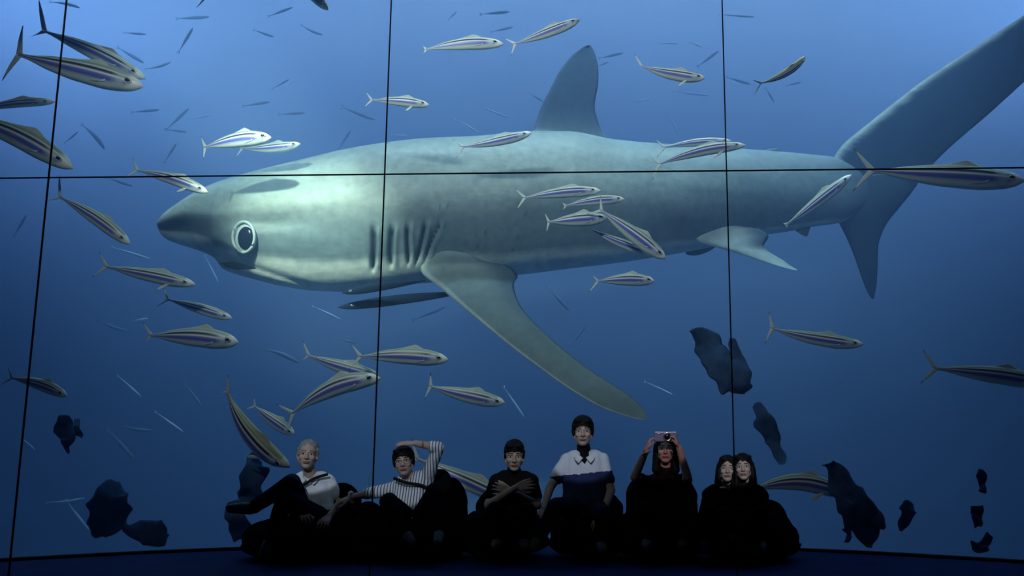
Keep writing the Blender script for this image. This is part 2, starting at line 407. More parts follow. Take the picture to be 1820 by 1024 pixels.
def shark_body():
    xs = []
    x = 279.0
    while x < 1590:
        xs.append(x)
        x += 1.2 if x < 300 else (3.0 if x < 630 else (2.0 if x < 800 else 4.5))
    xs.append(1590.0)
    NS = 96; V = []; C = []; Fc = []
    for px in xs:
        yt, yb = station(px); Y = shark_Y(px)
        pt, pb = at(px, yt, Y), at(px, yb, Y)
        zc = (pt.z + pb.z) / 2; a = max((pt.z - pb.z) / 2, 0.004); X = (pt.x + pb.x) / 2
        wr = interp([279, 330, 430, 600, 900, 1250, 1450, 1590], [0.95, 0.80, 0.64, 0.64, 0.66, 0.62, 0.44, 0.10], px)
        b = a * wr
        for k in range(NS):
            th = 2 * math.pi * k / NS; c, s = math.cos(th), math.sin(th)
            ex = 0.92
            yy = math.copysign(abs(c) ** ex, c) * b; zz = s * a
            p = Vector((X, Y - yy, zc + zz))
            q = proj(p); near = c > 0
            v = s
            # relief
            if near:
                gm = gill_amt(*q)
                if gm: p.y += 0.075 * gm
                rd = gill_amt(q[0] - 11, q[1])
                if rd: p.y -= 0.030 * rd
                # groove behind and above the eye, brow and cheek swellings, lateral muscle
                br = math.exp(-((q[0] - 470) / 60) ** 2 - ((q[1] - 395) / 12) ** 2)
                p.y += 0.05 * br
                ck = math.exp(-((q[0] - 520) / 120) ** 2 - ((q[1] - 355) / 30) ** 2); p.y -= 0.05 * ck
                sn = math.exp(-((q[0] - 370) / 55) ** 2 - ((q[1] - 385) / 14) ** 2); p.y -= 0.03 * sn
                so = math.exp(-((q[0] - 436) / 34) ** 2 - ((q[1] - 422) / 38) ** 2); p.y -= 0.035 * so
                jl = math.exp(-((q[1] - (452 + (q[0] - 380) * 0.33)) / 5) ** 2) * sstep(395, 420, q[0]) * (1 - sstep(560, 640, q[0])); p.y += 0.03 * jl
            else: gm = 0
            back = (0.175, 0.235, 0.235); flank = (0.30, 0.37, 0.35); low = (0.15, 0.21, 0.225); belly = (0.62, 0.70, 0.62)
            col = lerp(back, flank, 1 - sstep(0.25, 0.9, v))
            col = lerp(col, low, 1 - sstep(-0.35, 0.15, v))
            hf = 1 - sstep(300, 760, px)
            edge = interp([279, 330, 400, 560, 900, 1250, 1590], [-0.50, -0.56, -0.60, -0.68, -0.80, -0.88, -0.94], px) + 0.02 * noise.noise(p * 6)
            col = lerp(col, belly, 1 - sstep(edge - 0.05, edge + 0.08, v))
            n1 = noise.noise(Vector((p.x * 2.2, p.z * 5, 3))); n2 = noise.noise(Vector((p.x * 9, p.z * 9, 7)))
            n3 = noise.noise(Vector((p.x * 1.1 + p.z * 2.5, p.z * 7.0 - p.x * 1.5, 11)))
            f = 1 + 0.18 * n1 + 0.10 * n2 + 0.26 * n3 * hf; col = tuple(min(1, cc * f) for cc in col)
            # pale green highlight of the head, painted into the skin
            col = lerp(col, (0.44, 0.54, 0.42), 0.55 * hf * sstep(-0.05, 0.35, v) * (1 - sstep(0.75, 1.0, v)))
            # dusky underside of the snout
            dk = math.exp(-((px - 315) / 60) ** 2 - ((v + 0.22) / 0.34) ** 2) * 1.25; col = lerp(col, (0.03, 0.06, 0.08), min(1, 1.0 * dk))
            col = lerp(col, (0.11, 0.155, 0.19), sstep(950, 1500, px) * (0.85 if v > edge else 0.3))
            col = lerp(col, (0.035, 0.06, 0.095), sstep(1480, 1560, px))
            if gm: col = lerp(col, (0.02, 0.045, 0.06), min(1, gm * 1.1))
            # dark flecks behind the gills
            if near and 780 < q[0] < 960 and 360 < q[1] < 450:
                sp_ = noise.noise(Vector((q[0] / 7, q[1] / 11, 1)));
                if sp_ > 0.42: col = lerp(col, (0.06, 0.10, 0.13), min(1, (sp_ - 0.42) * 6))
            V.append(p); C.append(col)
    n = len(xs)
    for i in range(n - 1):
        for k in range(NS):
            a = i * NS + k; b = i * NS + (k + 1) % NS
            Fc.append((a, a + NS, b + NS, b))
    Fc.append(tuple(range(NS))); Fc.append(tuple((n - 1) * NS + k for k in range(NS))[::-1])
    return V, Fc, C
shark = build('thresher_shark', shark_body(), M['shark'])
tag(shark, 'huge grey thresher shark with large round eye swimming behind the glass', 'shark')
def finc(base, tip, edge=None, dark_from=0.7):
    def f(t, c, s):
        col = lerp(base, tip, sstep(0.0, dark_from, t))
        if edge and c < 0.06: col = lerp(edge, col, c / 0.06)
        return col
    return f
def ptsY(l, Ys): return [at(x, y, Ys[i] if isinstance(Ys, (list, tuple)) else Ys) for i, (x, y) in enumerate(l)]
# near pectoral fin
Lp = [(800,412),(768,440),(749,470),(752,488),(775,506),(810,536),(850,569),(900,610),(950,648),(1010,691),(1065,723),(1110,739),(1135,745),(1150,747)]
Tp = [(850,436),(872,452),(895,468),(912,480),(920,492),(913,507),(923,540),(950,574),(1000,620),(1058,664),(1102,692),(1135,717),(1148,735),(1151,745)]
def shark_surf(px, py):
    Y = shark_Y(px) - 0.3
    for _ in range(4):
        p = at(px, py, Y)
        sx_ = proj(Vector((p.x, shark_Y(px), p.z)))[0]
        yt, yb = station(sx_); Yc_ = shark_Y(sx_)
        a = (at(sx_, yt, Yc_).z - at(sx_, yb, Yc_).z) / 2; zc = (at(sx_, yt, Yc_).z + at(sx_, yb, Yc_).z) / 2
        wr = interp([279, 330, 430, 600, 900, 1250, 1450, 1590], [0.95, 0.80, 0.64, 0.64, 0.66, 0.62, 0.44, 0.10], sx_)
        v = max(-0.99, min(0.99, (p.z - zc) / a)); Y = Yc_ - a * wr * math.sqrt(1 - v * v) ** 0.92
    return Y
YL = [9.85,9.72,9.62,9.58,9.53,9.48,9.42,9.34,9.26,9.16,9.07,9.0,8.97,8.95]; YT = [9.95,9.85,9.80,9.76,9.72,9.64,9.56,9.46,9.35,9.22,9.12,9.03,8.98,8.95]
for i_, o_ in enumerate((0.16, 0.07, 0.02)):
    YL[i_] = shark_surf(*Lp[i_]) + o_; YT[i_] = shark_surf(*Tp[i_]) + o_
YL[3] = YL[2] - 0.03; YL[4] = YL[3] - 0.04; YT[3] = YT[2] - 0.0; YT[4] = YT[3] - 0.03
for i_ in range(5, 14):
    YL[i_] = YL[4] + (8.98 - YL[4]) * (i_ - 4) / 9; YT[i_] = YT[4] + (8.98 - YT[4]) * (i_ - 4) / 9
def pecc(t, c, s):
    col = lerp((0.30, 0.37, 0.35), (0.14, 0.18, 0.18), sstep(0.1, 0.45, t))
    col = lerp(col, (0.07, 0.10, 0.13), sstep(0.55, 0.95, c) * (1 - sstep(0.25, 0.75, t)))
    if c < 0.07: col = lerp((0.70, 0.80, 0.74), col, c / 0.07)  # leading edge painted pale for its highlight
    if c > 0.96: col = (0.06, 0.08, 0.10)
    return col
build('pectoral_fin', fin_data(ptsY(Lp, YL), ptsY(Tp, YT), 0.26, pecc, sub=8, nc=24), M['dark_fin'], shark)['label'] = 'long curved fin hanging down from the shark'
# far pectoral fin hidden behind the body
build('pectoral_fin', fin_data([at(790,470,10.6), at(840,540,11.1), at(900,560,11.5)], [at(880,470,10.6), at(900,520,11.1), at(905,562,11.5)], 0.15, finc((0.3,0.36,0.34),(0.2,0.25,0.25))), M['shark'], shark) if False else None
Yd = shark_Y(1010)
Ld = [(930,262),(945,238),(952,218),(962,190),(978,158),(996,124),(1016,99),(1034,85),(1046,80)]
Td = [(1060,275),(1087,253),(1071,236),(1062,212),(1057,188),(1063,150),(1063,118),(1057,94),(1050,81)]
def dorc(t, c, s): 
    col = lerp((0.075, 0.105, 0.135), (0.045, 0.070, 0.105), sstep(0.1, 0.5, t))
    return lerp((0.30, 0.36, 0.36), col, sstep(0.10, 0.22, t + 0.06 * c))
build('dorsal_fin', fin_data(ptsY(Ld, Yd), ptsY(Td, Yd + 0.05), 0.17, dorc, sub=8, nc=16), M['dark_fin'], shark)['label'] = 'tall dark fin on the back'
Yt = shark_Y(1530)
Lu = [(1462,300),(1478,285),(1488,270),(1503,252),(1535,226),(1585,186),(1645,140),(1725,88),(1820,27),(1920,-38),(1995,-88)]
Tu = [(1545,388),(1575,378),(1605,352),(1632,326),(1660,290),(1702,250),(1757,203),(1822,144),(1900,74),(1975,0),(2002,-84)]
def cauc(t, c, s):
    col = (0.018, 0.036, 0.065)
    e = (0.22, 0.27, 0.27)
    if t < 0.9: col = lerp(e, col, sstep(0.02, 0.13, c + 0.05 * noise.noise(Vector((t * 60, c * 8, 0)))))
    if c > 0.985: col = (0.25, 0.32, 0.38)
    return lerp((0.10, 0.14, 0.17), col, sstep(0.03, 0.16, t))
Ll = [(1480,320),(1488,385),(1494,402),(1504,422),(1518,455),(1530,490),(1541,518),(1550,532)]
Tl = [(1650,300),(1622,340),(1598,370),(1576,398),(1562,432),(1560,470),(1558,505),(1553,531)]
d1 = fin_data(ptsY(Lu, Yt), ptsY(Tu, Yt + 0.03), 0.20, cauc, sub=8, nc=20)
d2 = fin_data(ptsY(Ll, Yt), ptsY(Tl, Yt + 0.04), 0.17, finc((0.04, 0.065, 0.09), (0.016, 0.032, 0.058), None, 0.3), sub=8, nc=14)
build('tail_fin', join_data(d1, d2), M['dark_fin'], shark)['label'] = 'very long slanting upper lobe with short pointed lower lobe'
# pelvic fins
Yp = shark_Y(1280) - 0.28
Lq = [(1252,400),(1236,414),(1240,428),(1262,437),(1300,447),(1350,463),(1390,475),(1416,481)]
Tq = [(1330,402),(1352,408),(1366,420),(1358,436),(1366,447),(1385,458),(1402,470),(1418,480)]
build('pelvic_fin', fin_data(ptsY(Lq, Yp), ptsY(Tq, [Yp + 0.12] * 3 + [Yp + 0.08] * 5), 0.16, lambda t, c, s: lerp(lerp((0.55, 0.63, 0.60), (0.30, 0.36, 0.36), sstep(0, 0.5, t)), (0.05, 0.08, 0.11), sstep(0.5, 0.95, c) * (1 - sstep(0.35, 0.7, t))) if c > 0.05 else (0.66, 0.74, 0.72), sub=8, nc=16), M['shark'], shark)['label'] = 'pale near pelvic fin pointing back'
build('pelvic_fin', fin_data(ptsY([(1262,430),(1235,440),(1219,449),(1222,453)], Yp + 0.35), ptsY([(1275,436),(1262,446),(1240,454),(1224,454)], Yp + 0.35), 0.06, finc((0.07,0.10,0.13),(0.05,0.08,0.11))), M['shark'], shark)['label'] = 'dark far pelvic fin'
build('anal_fin', fin_data(ptsY([(1400,404),(1412,409),(1424,417),(1433,421)], shark_Y(1420)), ptsY([(1446,398),(1441,404),(1438,412),(1435,420)], shark_Y(1420)), 0.07, finc((0.06,0.09,0.12),(0.05,0.08,0.11))), M['shark'], shark)
build('second_dorsal_fin', fin_data(ptsY([(1335,272),(1352,268),(1368,265),(1384,263)], shark_Y(1360)), ptsY([(1400,279),(1392,274),(1389,270),(1387,266)], shark_Y(1360)), 0.05, finc((0.10,0.14,0.16),(0.05,0.08,0.11))), M['shark'], shark)
# eye: rim, dark ball
def shark_surf(px, py):
    Y = shark_Y(px) - 0.3
    for _ in range(4):
        p = at(px, py, Y); # station whose X equals p.x
        sx_ = proj(Vector((p.x, shark_Y(px), p.z)))[0]
        yt, yb = station(sx_); Yc_ = shark_Y(sx_)
        a = (at(sx_, yt, Yc_).z - at(sx_, yb, Yc_).z) / 2; zc = (at(sx_, yt, Yc_).z + at(sx_, yb, Yc_).z) / 2
        wr = interp([279, 330, 430, 600, 900, 1250, 1450, 1590], [0.95, 0.80, 0.64, 0.64, 0.66, 0.62, 0.44, 0.10], sx_)
        v = max(-0.99, min(0.99, (p.z - zc) / a)); Y = Yc_ - a * wr * math.sqrt(1 - v * v) ** 0.92
    return Y
ye = shark_surf(434, 422)
ec = at(434, 422, ye - 0.035); Re = Matrix.Rotation(math.radians(-14), 3, 'Z') @ Matrix.Rotation(math.radians(6), 3, 'X')
ring = [ec + Re @ Vector((0.142 * math.cos(t), -0.012, 0.178 * math.sin(t))) for t in [2 * math.pi * i / 48 for i in range(48)]]
er = build('eye_rim', tube_data(ring, 0.017, 10, True), M['eye_ring'], shark)
build('eyeball', ell(ec + Vector((0.012, 0.02, -0.008)), (0.138, 0.062, 0.172), Re, 40, 24), M['eye_ring'], shark)
build('pupil', ell(ec + Vector((0.028, -0.022, -0.016)), (0.104, 0.040, 0.135), Re, 40, 24), M['eye_black'], shark)
# mouth: dark slit with pale lower lip
ym = shark_surf(425, 474) - 0.16
build('mouth', fin_data(ptsY([(392,468),(405,465),(420,466),(438,471),(455,477)], ym), ptsY([(393,470),(406,476),(422,479),(440,479),(456,478)], ym), 0.08, None, sub=5, nc=8), M['mouth'], shark)

# ------------------------------------------------------------------ striped fish
def fish_col(v, s, rnd):
    back = (0.26, 0.31, 0.24); line = (0.86, 0.92, 0.92); dark = (0.02, 0.03, 0.09); blue = (0.09, 0.11, 0.46); belly = (0.62, 0.70, 0.62)
    o = 0.04 * math.sin(s * 3)
    u = v - o
    if u > 0.62: c = lerp((0.50, 0.58, 0.40), back, 1 - sstep(0.90, 0.98, u))
    elif u > 0.50: c = (0.66, 0.74, 0.68)
    elif u > 0.26: c = dark
    elif u > 0.08: c = line
    elif u > -0.38: c = lerp(blue, (0.24, 0.28, 0.60), sstep(-0.2, 0.17, u))
    else: c = lerp((0.34, 0.40, 0.52), belly, 1 - sstep(-0.75, -0.45, u))
    if s > 0.86: c = lerp(c, (0.92, 1.0, 0.80), sstep(0.86, 0.95, s))
    elif s > 0.78 and u < 0.5: c = lerp(c, (0.52, 0.60, 0.62), sstep(0.76, 0.84, s) * 0.7)
    return c
def make_fish(tail, head, h, Y, label, bend=0.0, dY=0.0, roll=0.0, tails=(1, 1), fin=True, group='striped fish schooling around the shark', bright=1.0, name='striped_fish', tailspread=0.62, pec=1, colf=None):
    bright *= 1.2
    """tail, head: pixels; h: body height in pixels; bend: sideways sag of the centre line in pixels (down positive)"""
    A, B = at(*tail, Y + dY), at(*head, Y)
    ax = B - A; L = ax.length; fx = ax.normalized()
    side = Vector((0, -1, 0)); up = (side - fx * side.dot(fx)).normalized(); nrm = up       # toward the viewer
    upv = fx.cross(nrm).normalized()
    if upv.z < 0 and abs(upv.z) > 0.05: upv = -upv
    if roll:
        Rr = Matrix.Rotation(math.radians(roll), 3, fx); upv = Rr @ upv; nrm = Rr @ nrm
    H = 0.90 * h * Y / F / 2; Bd = bend * Y / F
    ns, nk = 34, 40; V = []; C = []; Fc = []; rnd = random.random()
    scr_up = Vector((0, 0, 1)) - fx * fx.z
    scr_up.normalize()
    for i in range(ns + 1):
        s = i / ns
        hh = H * interp([0, 0.06, 0.25, 0.5, 0.68, 0.85, 0.94, 1.0], [0.16, 0.20, 0.62, 0.95, 1.0, 0.80, 0.52, 0.06], s)
        ww = H * interp([0, 0.06, 0.25, 0.5, 0.68, 0.85, 0.94, 1.0], [0.08, 0.12, 0.40, 0.62, 0.68, 0.58, 0.36, 0.05], s)
        c0 = A + ax * s - scr_up * (Bd * 4 * s * (1 - s)) - upv * (H * 0.10 * sstep(0.5, 0.9, s))
        for k in range(nk):
            th = 2 * math.pi * k / nk
            V.append(c0 + upv * (hh * math.sin(th)) + nrm * (ww * math.cos(th)))
            cc = (colf or fish_col)(math.sin(th), s, rnd)
            C.append(tuple(min(1, x * bright) for x in cc))
    for i in range(ns):
        for k in range(nk):
            a = i * nk + k; b = i * nk + (k + 1) % nk; Fc.append((a, a + nk, b + nk, b))
    Fc.append(tuple(range(nk))); Fc.append(tuple(ns * nk + k for k in range(nk))[::-1])
    o = build(name, (V, Fc, C), M['dark_fin'] if colf else M['fish']); tag(o, label, 'fish', group)
    # tail: two lobes
    pale = (0.72, 0.80, 0.80)
    for sgn, on in ((1, tails[0]), (-1, tails[1])):
        if not on: continue
        ln = L * 0.17 * on; base = A + upv * (sgn * H * 0.10)
        b2 = fx * (-math.cos(tailspread * 1.5)) + upv * (sgn * math.sin(tailspread * 1.5))
        p0, p1, p2 = base + fx * L * 0.03, base + b2 * ln * 0.55 + upv * (sgn * ln * 0.04), base + b2 * ln - fx * ln * 0.06
        q0, q1, q2 = base - fx * L * 0.02 - upv * sgn * H * 0.10, base + b2 * ln * 0.5 - fx * ln * 0.12, base + b2 * ln - fx * ln * 0.09
        build('tail_fin', fin_data([p0, p1, p2], [q0, q1, q2], 0.018, lambda t, c, s: lerp(pale, (0.03, 0.04, 0.08), sstep(0.72, 0.85, t))), M['fin'], o)
    # dorsal fin
    def onb(s, v, off=1.0):
        hh = H * interp([0, 0.06, 0.25, 0.5, 0.68, 0.85, 0.94, 1.0], [0.16, 0.20, 0.62, 0.95, 1.0, 0.80, 0.52, 0.06], s)
        ww = H * interp([0, 0.06, 0.25, 0.5, 0.68, 0.85, 0.94, 1.0], [0.08, 0.12, 0.40, 0.62, 0.68, 0.58, 0.36, 0.05], s)
        c0 = A + ax * s - scr_up * (Bd * 4 * s * (1 - s)) - upv * (H * 0.10 * sstep(0.5, 0.9, s))
        return c0 + upv * (hh * v * off) + nrm * (ww * math.sqrt(max(0, 1 - v * v)) * off)
    if fin:
        build('dorsal_fin', fin_data([onb(0.72, 0.97), onb(0.66, 0.98) + upv * H * 0.28, onb(0.62, 0.98) + upv * H * 0.42], [onb(0.45, 0.97), onb(0.52, 0.98) + upv * H * 0.12, onb(0.60, 0.98) + upv * H * 0.36], 0.012, lambda t, c, s: (0.55, 0.62, 0.58)), M['fin'], o)
        build('pectoral_fin', fin_data([onb(0.74, -0.25, 1.02), onb(0.70, -0.45, 1.08), onb(0.62, -0.55, 1.16)] if pec == 1 else [onb(0.74, -0.75, 1.0), onb(0.69, -0.95, 1.15) - upv * H * 0.25, onb(0.63, -0.95, 1.1) - upv * H * 0.75],
                                       [onb(0.74, -0.50, 1.02), onb(0.68, -0.58, 1.06), onb(0.61, -0.60, 1.14)] if pec == 1 else [onb(0.69, -0.85, 1.0), onb(0.64, -0.95, 1.1) - upv * H * 0.25, onb(0.61, -0.95, 1.1) - upv * H * 0.75], 0.010, lambda t, c, s: (0.85, 0.92, 0.92)), M['fin'], o)
    ep = onb(0.895, 0.12, 0.93); r = H * 0.25
    Rm = Matrix((fx, nrm, upv)).transposed()
    e = build('eye', ell(ep, (r * 1.35, r * 0.5, r * 0.85), Rm, 20, 12), M['silver'], o)
    build('pupil', ell(ep + nrm * r * 0.32 + upv * r * 0.12, (r * 1.0, r * 0.40, r * 0.60), Rm, 16, 10), M['eye_black'], e)
    return o
FISH = [
 # tail, head, height, Y, label, kwargs
 ((78,55),(259,139),34,8.75,'striped fish behind and above the largest fish in the upper left corner',dict(bend=-4,tails=(1.6,0.6))),
 ((33,97),(256,152),50,8.45,'largest striped fish, dark tail tips, crossing the seam in the upper left corner',dict(bend=2,tails=(1.3,1.3),tailspread=0.95)),
 ((-45,198),(98,180),20,8.7,'slim fish at the frame edge, third down from the upper left corner',dict(bend=-6,roll=20)),
 ((-85,200),(131,298),46,8.2,'big striped fish cut by the left frame edge above the horizontal seam',dict(bend=-10)),
 ((243,303),(370,341),25,8.8,"striped fish crossing the horizontal seam just before the shark's snout",dict(bend=-4,pec=2)),
 ((364,262),(482,243),34,9.0,'rear fish of the overlapping pair above the shark head, larger of the two',dict(bend=-4,tailspread=0.95)),
 ((430,264),(534,255),22,9.5,'smaller front-running fish of the overlapping pair above the shark head',dict(bend=4)),
 ((362,-2),(480,-22),28,8.8,'fish half cut by the top frame edge, tail showing, left of the first cropped head',dict(roll=-10)),
 ((500,-70),(584,17),26,8.9,'fish diving in from the top frame edge with only its pale head showing',dict(roll=15)),
 ((106,350),(232,433),28,8.5,"slanting striped fish just below the horizontal seam, ahead of the shark's nose",dict(bend=-4,tails=(1.4,0.7))),
 ((188,474),(348,505),28,8.6,"striped fish with a white fin hanging down, below the shark's snout",dict(bend=0,pec=2)),
 ((298,532),(413,565),22,8.9,'slim dull striped fish under the one with the hanging white fin',dict(bend=0,fin=False)),
 ((268,597),(424,607),40,8.6,'plump level striped fish with bright snout, lower left of the shark chin',dict(bend=-3,tails=(1,0.5))),
 ((20,672),(120,703),24,8.3,'small striped fish emerging from the leftmost seam low in the water',dict(bend=-4)),
 ((548,632),(674,667),28,8.9,'upper striped fish of the pair whose snouts meet at the second seam',dict(bend=3,tails=(1.2,0.6))),
 ((520,735),(676,670),38,8.6,'lower fish of the pair whose snouts meet at the second seam, climbing',dict(bend=-14,tails=(1.1,1.1))),
 ((404,697),(516,830),42,8.0,"large striped fish diving towards the grey-haired man's knee",dict(bend=16,tails=(1.0,0.5),roll=25,pec=2)),
 ((452,722),(524,771),24,8.8,'small fish tucked behind the large one diving to the grey-haired man',dict(bend=2)),
 ((640,634),(797,638),34,8.7,'level striped fish crossing the second seam under the long pectoral fin',dict(bend=-3)),
 ((765,687),(898,715),30,8.8,'striped fish above the man with folded arms, between him and the long fin',dict(bend=2,tailspread=0.95)),
 ((660,178),(763,186),22,9.0,"small striped fish crossing the second seam above the shark's back",dict(bend=-2,pec=2)),
 ((757,88),(895,77),28,8.9,'silvery fish left of the pair high above the dorsal fin',dict(bend=-5,bright=1.15,tails=(0.4,0.4))),
 ((915,78),(1030,34),24,8.9,'blue-backed fish climbing above the dorsal fin tip',dict(bend=2)),
 ((822,261),(945,235),22,9.4,"fish lying along the shark's back in front of the dorsal fin",dict(bend=3)),
 ((1140,118),(1253,138),26,8.8,'striped fish with dark upper flank right of the dorsal fin',dict(bend=5,tails=(1.3,0),pec=2)),
 ((1352,148),(1432,99),22,8.8,'pale fish seen from above, curving up, right of the third seam',dict(bend=8,roll=65,tails=(1.3,1.3))),
 ((1180,262),(1300,250),18,9.6,'duller fish half behind another over the rear of the shark back',dict(bend=-3,fin=False)),
 ((1172,292),(1325,257),24,9.2,'bright violet-sided fish crossing the third seam over the shark back',dict(bend=-7,tails=(0.6,1.1),pec=2)),
 ((932,352),(1068,338),24,9.2,"topmost of the five fish bunched on the shark's flank",dict(bend=-3,fin=True)),
 ((1005,366),(1110,353),20,9.1,"second from top of the five fish bunched on the shark's flank",dict(bend=-3,fin=False,tails=(0.5,0.5))),
 ((975,395),(1078,386),30,9.0,"white-tailed fish of the five bunched on the shark's flank",dict(bend=0,tailspread=0.9)),
 ((1068,374),(1184,459),32,8.9,"longest slanting fish of the five bunched on the shark's flank",dict(bend=0,pec=1)),
 ((1052,408),(1165,451),20,9.15,"lowest slanting fish of the five, half under the longest one",dict(bend=4,fin=False,tails=(0,0))),
 ((1062,500),(1163,498),26,9.0,"small level fish just below the shark's belly",dict(bend=-2,tails=(0.8,1.4))),
 ((1398,399),(1512,310),24,9.7,'fish climbing steeply over the shark just before its tail',dict(bend=2,tails=(0.3,0.3))),
 ((1548,303),(1822,319),50,8.9,"biggest fish on the shark's tail, running along the horizontal seam",dict(bend=2)),
 ((1372,584),(1535,611),28,8.7,'slim striped fish below the pelvic fin in open dark water',dict(bend=5,tailspread=0.9)),
 ((1662,655),(1870,682),36,8.3,'striped fish cut by the right frame edge at mid height',dict(bend=-2)),
 ((1335,872),(1508,880),36,8.1,'arched green-edged fish low beside the two women leaning together',dict(bend=-18,pec=2)),
 ((740,815),(915,893),34,8.5,'green-edged fish partly hidden between the striped-shirt man and folded-arms man',dict(bend=0)),
]
for tl, hd, h, Y, lab, kw in FISH: make_fish(tl, hd, h, Y, lab, **kw)
def rem_col(v, s, rnd): return (0.008, 0.018, 0.035) if v > -0.6 else (0.015, 0.035, 0.055)
make_fish((756,499),(608,520),18,9.72,"upper slender dark fish under the shark's throat",bend=-1,fin=False,tails=(0,0),colf=rem_col,name='slender_fish',group="dark slender fish under the shark's throat")
make_fish((838,519),(600,546),21,9.85,"lower, longer slender dark fish under the shark's throat",dY=0.5,bend=-1,fin=False,tails=(0,0),colf=rem_col,name='slender_fish',group="dark slender fish under the shark's throat")

# ------------------------------------------------------------------ far small fish in the haze
def far_mesh(name, bend):
    V = []; Fc = []; ns, nk = 14, 10
    for i in range(ns + 1):
        s = i / ns; hh = 0.085 * interp([0, 0.1, 0.6, 0.9, 1], [0.15, 0.3, 1, 0.7, 0.1], s)
        for k in range(nk):
            th = 2 * math.pi * k / nk
            V.append(Vector((s - 0.5, hh * 0.6 * math.cos(th), hh * math.sin(th) + bend * 4 * s * (1 - s))))
    for i in range(ns):
        for k in range(nk):
            a = i * nk + k; b = i * nk + (k + 1) % nk; Fc.append((a, a + nk, b + nk, b))
    Fc.append(tuple(range(nk))); Fc.append(tuple(ns * nk + k for k in range(nk))[::-1])
    o = len(V)
    for sg in (1, -1):
        q = len(V); V += [Vector((-0.48, 0.01, 0)), Vector((-0.48, -0.01, 0)), Vector((-0.62, 0, sg * 0.10)), Vector((-0.60, 0, sg * 0.03))]
        Fc += [(q, q + 1, q + 2), (q, q + 2, q + 3), (q + 1, q + 3, q + 2), (q, q + 3, q + 1)]
    me = mesh(name, V, Fc); return me
FM = {}
for dk in (0, 1):
    for b in (0, 1, 2):
        me = far_mesh('far_fish', (0, 0.07, -0.07)[b]); me.materials.append(M['far_pale' if dk else 'far'])
        me.polygons.foreach_set('use_smooth', [True] * len(me.polygons)); FM[(dk, b)] = me
